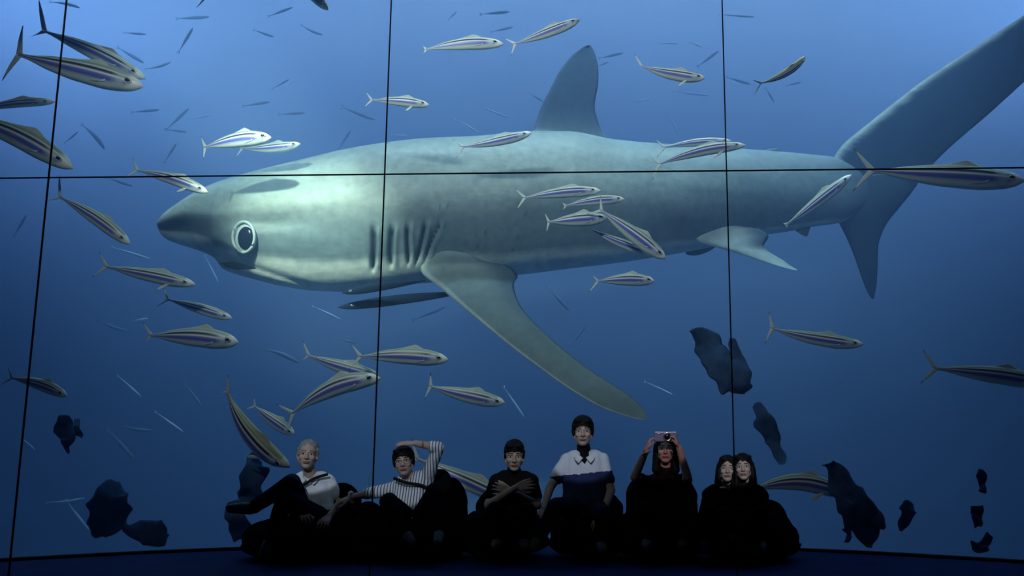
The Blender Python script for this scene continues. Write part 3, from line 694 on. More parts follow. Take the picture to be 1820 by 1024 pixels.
# (x0, y0, x1, y1, pale, bend, depth, label)
FAR = [
 (92,4,142,14,0,1,11.5,'faint grey fish at the top edge right of the first seam'),
 (222,58,260,61,0,0,12.5,'small hazy fish above the snouts of the big corner pair'),
 (319,90,343,49,0,0,11.5,'hazy dark fish standing steeply, right of the big corner pair'),
 (318,33,372,30,0,0,13,'long very faint fish under the cropped tail at the top edge'),
 (262,122,304,110,0,2,13,'faint curved fish to the right of the corner pair snouts'),
 (212,86,256,112,0,0,13,'faint fish shadowing the upper corner fish close above it'),
 (480,28,520,13,0,0,11.8,'small dark fish rising toward the top edge beside the cropped head'),
 (453,54,487,66,0,0,12,'small dark fish below the one rising beside the cropped head'),
 (538,46,574,62,0,2,12.6,'faint bent fish under the pale head cropped by the top edge'),
 (486,157,514,141,0,0,12.5,'tiny dark fish climbing in open water above the shark forehead'),
 (436,188,480,181,0,0,12,'faint fish just under the tiny climbing one above the shark forehead'),
 (499,203,542,201,0,0,12,'faint level fish above the overlapping pair'),
 (612,192,667,213,0,0,11.3,'clear dark-blue fish left of the second seam above the shark back'),
 (604,262,623,232,0,0,12.2,'hazy fish standing steeply just over the shark back, left of the second seam'),
 (238,199,284,195,0,0,12.8,'faint level fish under the snouts of the corner pair'),
 (298,228,336,192,0,0,13,'faint fish rising left of the overlapping pair'),
 (296,230,332,235,0,0,13,'faint level fish left of the overlapping pair'),
 (294,286,314,254,0,0,12,'steep hazy fish over the one crossing the horizontal seam'),
 (148,224,186,266,0,1,12.2,'hazy bent fish right of the first seam over the cut fish head'),
 (116,253,139,234,0,0,12.5,'short hazy fish touching the first seam at the cut fish head'),
 (26,418,47,382,0,0,11.5,'steep dark-blue fish left of the first seam below the horizontal seam'),
 (193,317,236,331,0,0,12,'hazy fish right under the horizontal seam left of the snout'),
 (858,25,906,21,0,0,11.6,'dark level fish at the top between the second seam and the climbing fish'),
 (876,56,912,48,0,0,13.2,'very faint fish between the two fish above the dorsal fin'),
 (798,34,812,20,0,0,13,'tiny dim fish high between second seam and level dark fish'),
 (944,168,966,181,0,0,11.8,'small dark fish touching the front edge of the dorsal fin'),
 (1068,103,1108,94,0,0,12.6,'faint fish just right of the dorsal fin tip'),
 (1062,118,1082,110,0,0,13,'tiny faint fish right of the dorsal fin, under its neighbour'),
 (1243,116,1278,90,0,0,12.6,'faint fish rising left of the third seam'),
 (1294,138,1334,150,0,0,12.2,'hazy fish between the third seam and the pale curving fish'),
 (1362,158,1376,182,0,0,12.6,'short hazy fish under the tail of the pale curving fish'),
 (1400,152,1424,146,0,0,13.2,'very faint fish under the body of the pale curving fish'),
 (978,516,1012,552,0,0,11.8,'thin fish falling right of the pectoral fin root'),
 (1016,612,1042,578,0,0,12.2,'thin dim fish behind the trailing edge of the long fin'),
 (738,567,792,545,0,0,12.4,'dim fish left of the long fin below the dark slender pair'),
 (470,621,532,646,0,1,11.2,'dark thin fish approaching the tails of the snout-to-snout pair'),
 (178,570,226,588,0,2,11.6,'dim bent fish left of the plump level fish'),
 (606,604,634,610,0,0,11.4,'short dark fish above the level fish on the second seam'),
 (332,686,360,724,0,0,11.6,'dim fish falling under the plump level fish'),
 (196,768,238,816,0,0,11.4,'dim fish falling right of the small leaf-shaped patch'),
 (218,757,270,765,0,2,11.6,'dim level fish in dark water right of the small leaf-shaped patch'),
 (120,893,158,942,1,0,12.6,'pale thin fish falling beside the large dark patch'),
 (88,893,152,885,1,2,12.6,'pale thin level fish over the left floor edge'),
 (186,905,204,945,1,0,12.8,'pale thin fish seen against the large dark patch'),
 (336,210,374,205,1,2,12.6,'small pale arching fish above the overlapping pair, nearest the corner'),
 (812,213,852,238,1,1,12,'pale arching fish above the fish lying along the shark back'),
 (852,189,906,210,1,0,12.4,'pale thread-like fish left of the dorsal fin'),
 (1172,78,1206,78,1,1,12.2,'left of two small pale arching fish left of the third seam'),
 (1226,76,1248,84,1,1,12.6,'right of two small pale arching fish left of the third seam'),
 (1124,182,1156,178,1,1,12.2,'small pale arching fish below the fish with dark upper flank'),
 (1202,163,1260,170,1,0,12.8,'slim pale-headed fish under the fish with dark upper flank'),
 (1283,26,1341,30,1,0,11.0,'white needle-like fish crossing the third seam near the top'),
 (1186,196,1206,240,1,0,13.4,'upright pale wisp of a fish above the shark back near the third seam'),
 (560,546,606,568,1,0,12.2,'thin fish with white head under the dark slender pair'),
 (366,458,388,502,1,0,12.4,'pale streak of a fish hanging below the shark mouth'),
 (205,441,268,461,1,0,12.2,'pale thin fish below the snout, over the one with the hanging fin'),
 (238,570,264,566,1,0,12.4,'tiny pale fish over the tail of the plump level fish'),
 (212,670,252,706,1,0,12.8,'pale dim fish falling left of the plump level fish tail'),
 (280,735,326,768,1,0,12.8,'pale dim fish falling in dark water left of the large diving fish'),
 (898,692,932,742,1,0,12.8,'thin pale fish just right of the snout above the man with folded arms'),
 (1150,680,1196,702,1,0,12.4,'short pale fish right of the long fin tip'),
 (697,240,724,242,1,0,12.6,'tiny pale fish over the shark back at the second seam'),
 (508,154,522,144,1,0,12.8,'tiny bright speck-like fish in open water left of the second seam'),
 (36,778,62,800,1,1,12.4,'small pale bent fish beside the first seam low down'),
 (652,876,656,838,1,0,8.6,'small upright pale fish low at the second seam beside the striped sleeve'),
]
for x0, y0, x1, y1, pale, b, Y, lab in FAR:
    if Y > 10: Y = min(14.1, Y + 1.1)
    a, c = at(x0, y0, Y), at(x1, y1, Y); d = c - a
    o = bpy.data.objects.new('small_fish', FM[(pale, b)]); COL.objects.link(o)
    o.location = (a + c) / 2; o.rotation_euler = (0, -math.atan2(d.z, d.x), 0)
    s = d.length; hz = (0.72 if not pale else 0.42) if abs(x1 - x0) + abs(y1 - y0) > 30 else 0.9
    o.scale = (s, s * 0.7, s * hz)
    tag(o, lab, 'fish', 'small fish far off in the hazy water')

# ------------------------------------------------------------------ ragged dark solids put in for dark patches in the water
def blob(name, spine, Y, label, thick=0.10, seed=0):
    """spine: list of (x, y, half width px, direction angle) -> leaf-like clump with ragged edge"""
    rs = random.Random(seed); L = []; T = []
    pts = [Vector((s[0], s[1])) for s in spine]
    for i, s in enumerate(spine):
        a = pts[max(i - 1, 0)]; b = pts[min(i + 1, len(pts) - 1)]; d = (b - a).normalized(); nr = Vector((-d.y, d.x))
        wl = s[2] * (1 + rs.uniform(-0.12, 0.12)); wr_ = s[2] * (1 + rs.uniform(-0.12, 0.12))
        l = pts[i] + nr * wl; r = pts[i] - nr * wr_
        yy = Y + 0.05 * math.sin(i * 1.7 + seed)
        L.append(at(l.x, l.y, yy)); T.append(at(r.x, r.y, yy + 0.03))
    V, Fc, C = fin_data(L, T, thick, None, sub=6, nc=12)
    V = [v + Vector((noise.noise(v * 9), 0.5 * noise.noise(v * 5 + Vector((9, 0, 0))), noise.noise(v * 9 + Vector((0, 5, 0))))) * 0.055 for v in V]
    return V, Fc, C
def blob_obj(parts, Y, label, group='dark patches in the water'):
    ds = [blob('w', p, Y, label, seed=i * 3 + int(p[0][0])) for i, p in enumerate(parts)]
    o = build('drifting_patch', join_data(*ds), M['blob']); tag(o, label, 'dark_shape', group); return o
blob_obj([[(113,742,10),(116,760,20),(120,775,14),(118,790,8),(117,803,2)]], 8.2, 'small leaf-shaped dark patch right of the leftmost seam')
blob_obj([[(134,744,3),(140,756,5),(145,770,5),(143,779,1)]], 8.2, 'tiny dark scrap beside the small leaf-shaped patch')
blob_obj([[(203,852,8),(200,870,24),(196,895,34),(194,920,36),(196,945,32),(200,955,20)], [(215,940,12),(240,945,16),(270,950,24),(292,955,20),(300,957,6)]], 8.3, 'large dark patch low in the left third, standing on the floor edge')
blob_obj([[(455,812,14),(452,835,20),(448,860,20),(444,885,22),(440,905,14)], [(415,895,8),(420,920,18),(425,945,18),(424,965,8)]], 8.2, "tall dark patch behind the grey-haired man's raised shoe")
blob_obj([[(1224,590,3),(1245,598,16),(1268,630,26),(1284,662,22),(1294,698,12)]], 8.6, 'broad dark patch left of the third seam under the shark belly')
blob_obj([[(1301,605,3),(1308,632,12),(1315,662,19),(1318,688,18),(1316,700,8)]], 8.6, 'broad dark patch right of the third seam under the shark belly')
blob_obj([[(1342,721,8),(1356,745,16),(1370,775,16),(1381,805,11),(1388,823,3)]], 8.6, 'narrow dark patch right of the third seam, above the arched fish')
blob_obj([[(1470,824,8),(1485,845,18),(1502,875,24),(1520,905,32),(1540,935,34),(1550,960,18),(1550,968,4)], [(1505,935,5),(1508,950,9),(1500,962,5)], [(1548,900,5),(1560,925,14),(1572,935,6)]], 7.9, 'largest dark patch, slanting below the arched fish snout')
blob_obj([[(1612,893,9),(1610,910,13),(1608,925,11),(1606,938,5)]], 7.9, 'small dark patch right of the largest one')
blob_obj([[(1735,838,6),(1742,850,10),(1744,866,9),(1744,876,4)]], 7.6, 'topmost of three dark patches near the right frame edge')
blob_obj([[(1741,896,13),(1741,912,14),(1740,928,12),(1738,939,8)]], 7.6, 'middle of three dark patches near the right frame edge')
blob_obj([[(1760,952,6),(1748,962,14),(1742,972,18),(1740,980,12)]], 7.6, 'lowest of three dark patches near the right frame edge')

# ------------------------------------------------------------------ bean bags
def beanbag(label, x, y, Y, rx, ry, rz, back=None):
    c = at(x, y, Y); c.z = 0
    ps = [ell(c + Vector((0, 0, rz)), (rx, ry, rz)), ell(c + Vector((0, 0, rz * 0.55)), (rx * 1.03, ry * 1.05, rz * 0.55))]
    if back:
        for bx, by, bY, br in back:
            p = at(bx, by, bY); ps.append(ell(p, (br, br * 0.7, br))); ps.append(cap(p, br * 0.9, Vector((p.x, p.y - 0.1, rz)), br * 1.2))
    o = fused('bean_bag', ps, M['bag'], None, 0.016, 6, 0.018, 6.0)
    for v in o.data.vertices:
        if v.co.z < 0.004: v.co.z = 0.004
    tag(o, label, 'bean bag', 'black bean bags along the glass')
    return o
beanbag('black bean bag under the grey-haired man with crossed legs', 540, 960, 7.22, 0.50, 0.34, 0.17, [(605, 898, 7.40, 0.18), (560, 880, 7.45, 0.16)])
beanbag('black bean bag under the reclining man in the striped shirt', 722, 960, 7.28, 0.56, 0.36, 0.17, [(782, 850, 7.58, 0.09), (790, 890, 7.5, 0.20), (720, 880, 7.52, 0.15), (655, 925, 7.4, 0.16)])
beanbag('black bean bag under the man with folded arms', 893, 960, 7.36, 0.38, 0.34, 0.20, [(880, 905, 7.55, 0.17)])
beanbag('black bean bag under the upright man in the white shirt', 1050, 962, 7.34, 0.34, 0.32, 0.19, [(1082, 905, 7.5, 0.13)])
beanbag('black bean bag under the woman holding up a camera', 1172, 960, 7.32, 0.46, 0.34, 0.19, [(1150, 885, 7.5, 0.19), (1200, 885, 7.5, 0.19)])
beanbag('black bean bag under the two women leaning together', 1325, 960, 7.20, 0.44, 0.34, 0.19, [(1365, 925, 7.36, 0.17), (1290, 910, 7.40, 0.20)])

# ------------------------------------------------------------------ people
def head_parts(c, R, s=1.0):
    def E(p, r, rot=None): return ell(c + R @ (Vector(p) * s), tuple(x * s for x in r), R @ rot if rot else R, 24, 16)
    def K(a, ra, b, rb): return cap(c + R @ (Vector(a) * s), ra * s, c + R @ (Vector(b) * s), rb * s)
    P = [E((0, 0.012, 0.032), (0.074, 0.094, 0.084)), E((0, -0.022, -0.028), (0.060, 0.066, 0.082)), E((0, -0.052, -0.088), (0.032, 0.028, 0.022)),
         K((0, -0.086, 0.012), 0.008, (0, -0.104, -0.026), 0.0125), E((0.012, -0.092, -0.030), (0.009, 0.011, 0.008)), E((-0.012, -0.092, -0.030), (0.009, 0.011, 0.008)),
         K((0.018, -0.080, 0.024), 0.010, (0.044, -0.066, 0.022), 0.009), K((-0.018, -0.080, 0.024), 0.010, (-0.044, -0.066, 0.022), 0.009),
         E((0.037, -0.062, -0.022), (0.024, 0.022, 0.022)), E((-0.037, -0.062, -0.022), (0.024, 0.022, 0.022)),
         E((0, -0.080, -0.058), (0.024, 0.012, 0.013)),
         E((0.076, 0.008, -0.006), (0.010, 0.020, 0.032)), E((-0.076, 0.008, -0.006), (0.010, 0.020, 0.032)),
         K((0.050, 0.0, -0.045), 0.022, (0.018, -0.050, -0.085), 0.016), K((-0.050, 0.0, -0.045), 0.022, (-0.018, -0.050, -0.085), 0.016)]
    return P
def face_bits(par, c, R, s=1.0, lips='lips', closed=False, brow='hair_black', glasses=False):
    def Wp(p): return c + R @ (Vector(p) * s)
    for sg in (-1, 1):
        e = build('eye', ell(Wp((sg * 0.031, -0.0745, 0.004)), (0.0145 * s, 0.006 * s, 0.0058 * s), R, 16, 10), M['eye_white'], par)
        build('iris', ell(Wp((sg * 0.031, -0.0795, 0.004)), (0.0062 * s, 0.003 * s, 0.0055 * s), R, 12, 8), M['hair_black'], e)
        build('eyebrow', cap(Wp((sg * 0.016, -0.0905, 0.030)), 0.0035 * s, Wp((sg * 0.048, -0.0745, 0.031)), 0.0028 * s), M[brow], par)
    build('lips', join_data(cap(Wp((-0.020, -0.0885, -0.058)), 0.0035 * s, Wp((0, -0.0935, -0.055)), 0.0048 * s), cap(Wp((0, -0.0935, -0.055)), 0.0048 * s, Wp((0.020, -0.0885, -0.058)), 0.0035 * s),
                            cap(Wp((-0.014, -0.0900, -0.064)), 0.0035 * s, Wp((0.014, -0.0900, -0.064)), 0.0035 * s)), M[lips], par)
    if glasses:
        ds = []
        for sg in (-1, 1):
            pts = [Wp((sg * 0.032 + 0.023 * math.cos(t), -0.098, 0.003 + 0.018 * math.sin(t))) for t in [2 * math.pi * i / 24 for i in range(24)]]
            ds.append(tube_data(pts, 0.0017, 6, True)); ds.append(tube_data([Wp((sg * 0.055, -0.098, 0.006)), Wp((sg * 0.078, 0.0, 0.004))], 0.0016, 6))
        ds.append(tube_data([Wp((-0.010, -0.100, 0.006)), Wp((0.010, -0.100, 0.006))], 0.0017, 6))
        build('spectacles', join_data(*ds), M['glass_rim'], par)
def hair_parts(c, R, s, style):
    def E(p, r): return ell(c + R @ (Vector(p) * s), tuple(x * s for x in r), R, 24, 16)
    def K(a, ra, b, rb): return cap(c + R @ (Vector(a) * s), ra * s, c + R @ (Vector(b) * s), rb * s)
    if style == 'short': return [E((0, 0.014, 0.052), (0.079, 0.098, 0.082)), E((0, 0.045, -0.015), (0.080, 0.062, 0.075)), E((0.030, -0.048, 0.084), (0.040, 0.040, 0.024)), E((-0.030, -0.048, 0.084), (0.040, 0.040, 0.024)), K((0.071, -0.018, 0.04), 0.013, (0.072, -0.012, -0.012), 0.009), K((-0.071, -0.018, 0.04), 0.013, (-0.072, -0.012, -0.012), 0.009)]
    if style == 'full': return [K((0.073, -0.025, 0.06), 0.016, (0.074, -0.014, -0.018), 0.010), K((-0.073, -0.025, 0.06), 0.016, (-0.074, -0.014, -0.018), 0.010), E((0, 0.020, 0.052), (0.087, 0.102, 0.086)), E((0, 0.045, 0.0), (0.084, 0.068, 0.075)), E((0.03, -0.046, 0.086), (0.046, 0.042, 0.026)), E((-0.03, -0.044, 0.088), (0.046, 0.042, 0.026)), E((0.074, 0.0, 0.015), (0.016, 0.03, 0.05)), E((-0.074, 0.0, 0.015), (0.016, 0.03, 0.05))]
    if style == 'thin': return [E((0, 0.022, 0.046), (0.081, 0.096, 0.082)), E((0, 0.045, -0.012), (0.080, 0.060, 0.070)), K((0.073, -0.022, 0.045), 0.011, (0.073, -0.012, -0.005), 0.008), K((-0.073, -0.022, 0.045), 0.011, (-0.073, -0.012, -0.005), 0.008)]
    if style == 'long': return [E((0, 0.022, 0.048), (0.085, 0.100, 0.086)), E((0, 0.045, -0.03), (0.088, 0.065, 0.10)), K((0.072, 0.01, 0.03), 0.030, (0.080, 0.012, -0.16), 0.036), K((-0.072, 0.01, 0.03), 0.030, (-0.080, 0.012, -0.16), 0.036), K((0, 0.06, -0.05), 0.06, (0, 0.06, -0.17), 0.06), E((0.03, -0.035, 0.090), (0.050, 0.045, 0.025)), E((-0.03, -0.035, 0.090), (0.050, 0.045, 0.025))]
def hand_parts(wrist, d, n, thumb_side, curl=0.5, spread=0.10, s=1.0):
    """palm plus five fingers; d points to the fingertips, n out of the palm, thumb_side +-1 along d x n"""
    d = d.normalized(); n = (n - d * n.dot(d)).normalized(); x = d.cross(n) * thumb_side
    P = []
    kn = []
    for i, off in enumerate((0.034, 0.011, -0.012, -0.033)):
        k = wrist + d * (0.088 - 0.004 * abs(i - 1)) * s + x * off * s; kn.append(k)
        P.append(cap(wrist + d * 0.012 * s + x * off * 0.45 * s, 0.016 * s, k, 0.0125 * s))
    for i, (ln, k) in enumerate(zip((0.072, 0.080, 0.074, 0.058), kn)):
        dd = (d + x * (1.5 - i) * spread).normalized(); p = k; r = 0.0092 * s; ang = 0
        for j, f in enumerate((0.44, 0.31, 0.25)):
            ang += curl * (0.55 + 0.45 * j) * (1 + 0.08 * i)
            q = p + (dd * math.cos(ang) + n * math.sin(ang)) * ln * f * s
            P.append(cap(p, r, q, r * 0.9)); p = q; r *= 0.9
    t0 = wrist + d * 0.022 * s + x * 0.022 * s; t1 = t0 + (x * 0.7 + d * 0.6 + n * 0.25).normalized() * 0.040 * s
    t2 = t1 + (x * 0.35 + d * 0.85 + n * 0.3).normalized() * 0.032 * s; t3 = t2 + (d * 0.95 + n * 0.35).normalized() * 0.026 * s
    P += chain([t0, t1, t2, t3], [0.016 * s, 0.0125 * s, 0.0105 * s, 0.009 * s])
    return P
def shoe(par, ankle, toe, m, up=Vector((0, 0, 1))):
    d = (toe - ankle).normalized(); L = (toe - ankle).length
    ps = [cap(ankle - d * 0.02, 0.042, ankle + d * (L * 0.5), 0.040, up=up), cap(ankle + d * (L * 0.45), 0.042, toe - d * 0.03, 0.030, up=up)]
    o = fused('shoe', ps, m, par, 0.007, 3)
    sd = up - d * up.dot(d); sd.normalize()
    so = fused('sole', [cap(ankle - d * 0.025 - sd * 0.030, 0.016, toe - d * 0.03 - sd * 0.018, 0.016), cap(ankle + d * 0.02 - sd * 0.030 , 0.026, toe - d * 0.04 - sd * 0.018, 0.022)], M['strap'], o, 0.006, 2)
    return o

def person(label, J, look, hs, hair, hairm, shirtm, trousm, sleeve='short', lips='lips', glasses=False, hands=None, shoes=True, voxel=0.0055, fat=1.0, group=None, tie=None, brow='hair_black'):
    """J: joints as (px, py, Y). look: head yaw, pitch, roll in degrees (yaw + turns toward the right of the picture, pitch + looks up)"""
    Q = {k: at(*v) for k, v in J.items()}
    hc = Q['head']; R = (Matrix.Rotation(math.radians(look[0]), 3, 'Z') @ Matrix.Rotation(math.radians(-look[1]), 3, 'X') @ Matrix.Rotation(math.radians(look[2]), 3, 'Y'))
    f = fat
    def torso(g):
        return [cap(Q['sl'], 0.062 * f + g, Q['sr'], 0.062 * f + g), cap(Q['sl'].lerp(Q['sr'], 0.22), 0.085 * f + g, Q['hl'], 0.105 * f + g), cap(Q['sr'].lerp(Q['sl'], 0.22), 0.085 * f + g, Q['hr'], 0.105 * f + g),
                cap(Q['sl'].lerp(Q['sr'], 0.5) + Vector((0, 0.0, -0.06)), 0.105 * f + g, Q['hl'].lerp(Q['hr'], 0.5), 0.12 * f + g)]
    nb = Q['sl'].lerp(Q['sr'], 0.5) + Vector((0, 0.01, 0.0))
    neck_top = hc + R @ Vector((0, 0.022, -0.055)) * hs
    B = head_parts(hc, R, hs) + torso(-0.016) + [cap(nb, 0.058, neck_top, 0.050)] + [cap(nb, 0.05, Q['sl'], 0.045), cap(nb, 0.05, Q['sr'], 0.045)]
    for s in 'lr':
        B += chain([Q['s' + s], Q['e' + s], Q['w' + s]], [0.046, 0.038, 0.026])
        hp = (hands or {}).get(s)
        if hp: B += hand_parts(Q['w' + s], hp['d'], hp['n'], hp['t'], hp.get('curl', 0.4), hp.get('spread', 0.10), hp.get('s', 1.0))
        else:
            dd = (Q['w' + s] - Q['e' + s]).normalized(); B += hand_parts(Q['w' + s], dd, Vector((0, 0.3, -1)), 1 if s == 'l' else -1, 0.35, 0.1)
        B += chain([Q['h' + s], Q['k' + s], Q['a' + s]], [0.078, 0.052, 0.036])
        B += [cap(Q['a' + s], 0.032, Q['a' + s].lerp(Q['t' + s], 0.6), 0.022)]
    body = fused('person', B, M['skin'], None, voxel, 2)
    tag(body, label, 'person', group)
    face_bits(body, hc, R, hs, lips, glasses=glasses, brow=brow)
    fused('hair', hair_parts(hc, R, hs, hair), M[hairm], body, 0.006, 3, 0.004, 40)
    S = torso(0.008)
    S += [cap(nb, 0.070, nb.lerp(neck_top, 0.62), 0.058)] if shirtm in (M['cloth_black'],) else [cap(nb, 0.066, nb.lerp(neck_top, 0.30), 0.060)]
    if 'two_tone' in shirtm.name: fused('neck_dark', [cap(nb, 0.068, nb.lerp(neck_top, 0.66), 0.0575), cap(nb + Vector((0, -0.045, 0.03)), 0.055, nb + Vector((0, -0.085, -0.03)), 0.03)], M['cloth_black'], body, 0.008, 3)  # black piece put in for the dark neck
    for s in 'lr':
        if sleeve == 'short':
            m_ = Q['s' + s].lerp(Q['e' + s], 0.62); S += [cap(Q['s' + s], 0.064, m_, 0.062)]
        elif sleeve == 'three':
            S += [cap(Q['s' + s], 0.062, Q['e' + s], 0.052), cap(Q['e' + s], 0.052, Q['e' + s].lerp(Q['w' + s], 0.28), 0.046)]
        else: S += chain([Q['s' + s], Q['e' + s], Q['w' + s]], [0.062, 0.052, 0.038])
    sh = fused('shirt', S, shirtm, body, 0.009, 3, 0.006, 9)
    T = [cap(Q['hl'], 0.125 * f, Q['hr'], 0.125 * f)]
    for s in 'lr': T += chain([Q['h' + s], Q['k' + s], Q['a' + s]], [0.100 * f, 0.072, 0.052])
    fused('trousers', T, trousm, body, 0.010, 3, 0.006, 8)
    if shoes:
        for s in 'lr':
            up = Vector((0, 0, 1)) if abs((Q['t' + s] - Q['a' + s]).normalized().z) < 0.75 else Vector((0, -1, 0))
            shoe(body, Q['a' + s], Q['t' + s], M['shoe'], up)
    return body, Q, R, hc, sh
def collar(par, Q, m, w_=0.06):
    nb = Q['sl'].lerp(Q['sr'], 0.5)
    for sg in (-1, 1):
        a = nb + Vector((sg * 0.062, -0.02, 0.085)); b = nb + Vector((sg * 0.010, -0.118, 0.030)); c = nb + Vector((sg * 0.055, -0.125, -0.020)); d = nb + Vector((sg * 0.092, -0.05, 0.05))
        build('collar', fin_data([a, a.lerp(b, 0.5) + Vector((sg * 0.012, -0.02, 0)), b], [d, d.lerp(c, 0.5) + Vector((sg * 0.01, -0.02, 0)), c], 0.012, None, 4, 5), m, par)
def strap(par, pts, r, m): build('strap', tube_data(catmull(pts, 6), r, 8), m, par)

V3 = Vector
# grey-haired man, legs crossed
b, Q, R, hc, sh = person('person in a pale polo shirt with grey hair, reclining with one leg crossed', dict(
    head=(547,809,7.26), sl=(527,857,7.36), sr=(582,857,7.36), hl=(540,925,7.22), hr=(578,928,7.22),
    el=(512,895,7.25), wl=(535,912,7.05), er=(604,895,7.28), wr=(585,918,7.08),
    kl=(518,858,6.98), al=(450,902,6.90), tl=(400,903,6.82), kr=(508,885,6.92), ar=(481,958,6.90), tr=(464,990,6.82)),
    (14, 6, 4), 1.06, 'thin', 'hair_grey', M['polo'], M['cloth_navy'], brow='hair_grey')
collar(b, Q, M['polo'])
strap(b, [at(583,843,7.25), at(560,850,7.222), at(540,862,7.205), at(520,872,7.19)], 0.012, M['strap'])
# reclining man, striped shirt, hand on brow
b, Q, R, hc, sh = person('person in a striped shirt and spectacles, reclining with one hand resting on the brow', dict(
    head=(718,822,7.30), sl=(706,868,7.38), sr=(757,852,7.36), hl=(722,925,7.24), hr=(752,922,7.24),
    el=(662,876,7.30), wl=(624,884,7.18), er=(779,796,7.26), wr=(738,788,7.17),
    kl=(690,892,6.95), al=(722,950,6.98), tl=(735,966,6.82), kr=(772,874,6.98), ar=(782,945,7.0), tr=(776,968,6.84)),
    (4, 6, -8), 1.04, 'full', 'hair_black', M['striped'], M['cloth_navy'], sleeve='three', glasses=True,
    hands={'r': dict(d=V3((-1, -0.02, 0.0)), n=V3((0, 0.25, -1)), t=-1, curl=0.15, spread=0.06), 'l': dict(d=V3((-0.9, -0.2, -0.35)), n=V3((0, 0.2, -1)), t=1, curl=0.45)})
strap(b, [at(700,850,7.24), at(722,858,7.22), at(745,862,7.22), at(762,868,7.22)], 0.013, M['strap'])
build('cuff', tube_data([at(624 + 4*math.cos(t), 884 + 9*math.sin(t), 7.18 + 0.04*math.cos(t)) for t in [2*math.pi*i/16 for i in range(16)]], 0.012, 8, True), M['white'], b)
# man with folded arms
b, Q, R, hc, sh = person('person with short black hair in black clothing, arms folded high on the chest', dict(
    head=(914,811,7.32), sl=(883,856,7.38), sr=(944,856,7.38), hl=(890,930,7.26), hr=(932,930,7.26),
    el=(868,898,7.24), wl=(918,866,7.13), er=(955,898,7.24), wr=(906,872,7.19),
    kl=(880,908,6.92), al=(884,962,6.98), tl=(880,975,6.82), kr=(935,908,6.92), ar=(930,962,6.98), tr=(934,975,6.82)),
    (6, -4, 0), 1.08, 'short', 'hair_black', M['cloth_black'], M['cloth_black'],
    hands={'l': dict(d=V3((1, 0.05, 0.25)), n=V3((0, 1, -0.2)), t=-1, curl=0.35), 'r': dict(d=V3((-1, 0.05, 0.4)), n=V3((0, 1, -0.2)), t=1, curl=0.35)})
build('shirt_badge', ell(at(880,878,7.10), (0.022, 0.006, 0.006), None, 16, 8), M['white'], b)
# upright man
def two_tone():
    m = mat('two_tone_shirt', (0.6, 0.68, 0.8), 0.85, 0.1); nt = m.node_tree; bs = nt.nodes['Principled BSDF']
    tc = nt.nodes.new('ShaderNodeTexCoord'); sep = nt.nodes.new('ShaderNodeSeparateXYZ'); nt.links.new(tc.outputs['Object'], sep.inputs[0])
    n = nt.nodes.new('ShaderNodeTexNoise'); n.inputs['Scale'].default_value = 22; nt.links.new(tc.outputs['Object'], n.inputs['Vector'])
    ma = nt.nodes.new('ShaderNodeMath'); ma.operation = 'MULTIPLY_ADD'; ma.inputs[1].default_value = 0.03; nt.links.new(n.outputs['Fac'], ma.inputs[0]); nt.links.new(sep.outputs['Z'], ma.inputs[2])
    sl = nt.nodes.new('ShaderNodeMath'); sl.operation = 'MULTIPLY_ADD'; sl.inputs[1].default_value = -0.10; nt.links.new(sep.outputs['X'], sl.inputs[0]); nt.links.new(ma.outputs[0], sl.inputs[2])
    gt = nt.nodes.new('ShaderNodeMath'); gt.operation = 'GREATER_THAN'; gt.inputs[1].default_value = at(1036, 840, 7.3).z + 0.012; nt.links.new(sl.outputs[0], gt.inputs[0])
    mx = nt.nodes.new('ShaderNodeMix'); mx.data_type = 'RGBA'; mx.inputs[6].default_value = (0.022, 0.035, 0.12, 1); mx.inputs[7].default_value = (0.55, 0.62, 0.76, 1)  # navy below paints the shadow edge into the white shirt
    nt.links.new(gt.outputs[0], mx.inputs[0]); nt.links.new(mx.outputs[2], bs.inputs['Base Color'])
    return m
b, Q, R, hc, sh = person('person sitting upright in a white shirt painted navy below for shadow', dict(
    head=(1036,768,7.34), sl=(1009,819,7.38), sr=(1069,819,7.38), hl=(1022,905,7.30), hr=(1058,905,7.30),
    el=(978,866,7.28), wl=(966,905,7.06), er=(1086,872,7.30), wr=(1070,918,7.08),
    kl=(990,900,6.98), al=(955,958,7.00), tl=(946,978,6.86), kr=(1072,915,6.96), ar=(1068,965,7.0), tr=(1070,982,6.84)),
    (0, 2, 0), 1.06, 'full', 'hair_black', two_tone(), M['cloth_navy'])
collar(b, Q, M['polo'])
# woman holding up a camera
b, Q, R, hc, sh = person('person with red lips and dark hair holding a camera up to the eyes', dict(
    head=(1183,800,7.32), sl=(1152,862,7.38), sr=(1212,860,7.38), hl=(1160,930,7.26), hr=(1205,930,7.26),
    el=(1128,848,7.14), wl=(1149,800,7.06), er=(1222,848,7.14), wr=(1207,796,7.06),
    kl=(1150,905,6.94), al=(1150,962,7.0), tl=(1148,976,6.84), kr=(1214,905,6.94), ar=(1212,962,7.0), tr=(1214,976,6.84)),
    (-6, 6, 0), 1.02, 'long', 'hair_black', M['cloth_black'], M['cloth_black'], lips='redlips',
    hands={'l': dict(d=V3((0.30, 0.0, 1)), n=V3((1, 0.2, -0.2)), t=-1, curl=0.55, s=0.8), 'r': dict(d=V3((-0.35, 0, 1)), n=V3((-1, 0.2, -0.2)), t=1, curl=0.55, s=0.8)})
build('wristwatch', tube_data([Q['wl'] + V3((0.034*math.cos(t), 0.034*math.sin(t), -0.02 + 0.012*math.cos(t))) for t in [2*math.pi*i/20 for i in range(20)]], 0.007, 8, True), M['chrome'], b)
pc = at(1183, 776, 7.10)
cb = box_data(-0.095, 0.095, -0.014, 0.014, -0.042, 0.042)
me = mesh('camera_body', cb[0], cb[1]); ph = link('compact_camera', me, M['phone'], None, False); ph.location = pc
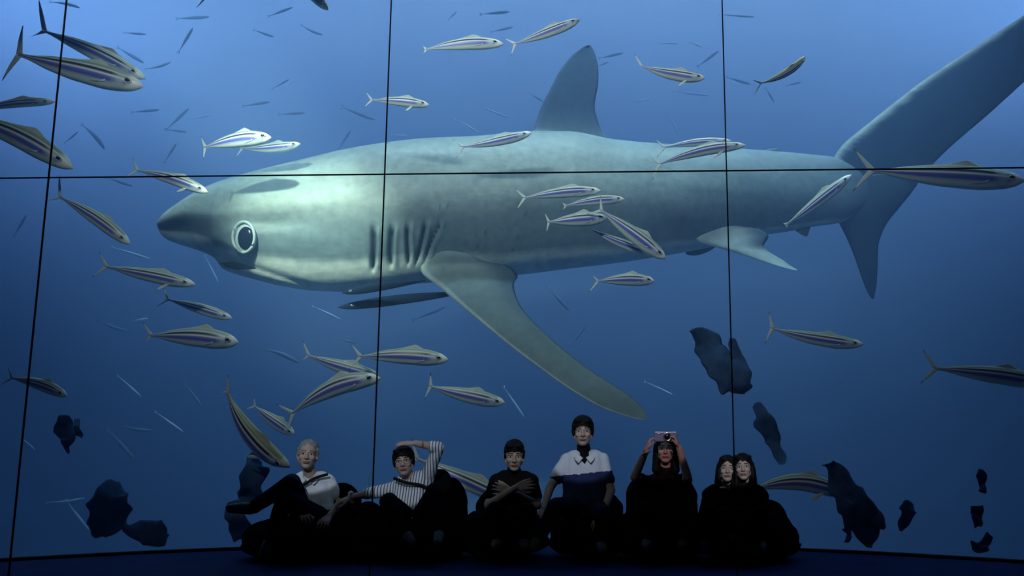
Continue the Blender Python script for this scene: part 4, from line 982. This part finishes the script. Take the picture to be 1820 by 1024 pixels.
md = ph.modifiers.new('b', 'BEVEL'); md.width = 0.009; md.segments = 3
tag(ph, 'blue-silver compact camera with round lens held in front of the eyes', 'camera')
l1 = build('lens_ring', tube_data([V3((0.012 + 0.030*math.cos(t), -0.018, -0.002 + 0.030*math.sin(t))) for t in [2*math.pi*i/32 for i in range(32)]], 0.006, 8, True), M['chrome'], ph)
build('lens', ell(V3((0.012, -0.016, -0.002)), (0.026, 0.010, 0.026)), M['eye_black'], ph)
build('flash', ell(V3((-0.055, -0.013, 0.022)), (0.016, 0.006, 0.007)), M['chrome'], ph)
# one face doubled by reflection, built as two women leaning together
b, Q, R, hc, sh = person('person with long dark hair, left face of the two heads pressed together', dict(
    head=(1293,835,7.30), sl=(1262,880,7.34), sr=(1304,882,7.36), hl=(1268,935,7.24), hr=(1300,935,7.24),
    el=(1252,915,7.24), wl=(1278,938,7.02), er=(1300,915,7.24), wr=(1296,940,7.04),
    kl=(1258,915,6.94), al=(1255,965,6.98), tl=(1252,978,6.82), kr=(1290,918,6.92), ar=(1288,965,6.96), tr=(1288,978,6.80)),
    (-8, 8, 3), 0.94, 'long', 'hair_black', M['cloth_black'], M['cloth_black'], sleeve='long')
build('collar', ell(at(1285,867,7.20), (0.028, 0.012, 0.010)), M['white'], b)
b, Q, R, hc, sh = person('person with long dark hair, right face of the two heads pressed together', dict(
    head=(1321,832,7.22), sl=(1318,880,7.30), sr=(1352,882,7.30), hl=(1320,935,7.20), hr=(1350,935,7.20),
    el=(1318,915,7.16), wl=(1308,940,6.98), er=(1364,918,7.18), wr=(1335,942,6.98),
    kl=(1322,918,6.88), al=(1320,965,6.92), tl=(1318,978,6.78), kr=(1352,915,6.88), ar=(1352,965,6.92), tr=(1354,978,6.78)),
    (-12, 8, -3), 0.94, 'long', 'hair_black', M['cloth_black'], M['cloth_black'], sleeve='long')

# added unseen spots standing in for projector light on heads and shoulders
def face_fill(px, py, e, size=5.0, col=FACE_TINT, dz=2.6):
    t = at(px, py, 7.3); spot('fill_face_spot', (t.x * 0.9, 1.6, t.z + dz), t, e, col, size, 0.25, 0.02)
face_fill(556, 820, 440, 5.2); face_fill(722, 824, 360, 7.0); face_fill(910, 814, 330, 4.6); face_fill(1036, 788, 460, 6.0); face_fill(1182, 796, 380, 4.4, (1.0, 0.62, 0.66)); face_fill(1308, 834, 560, 3.2)
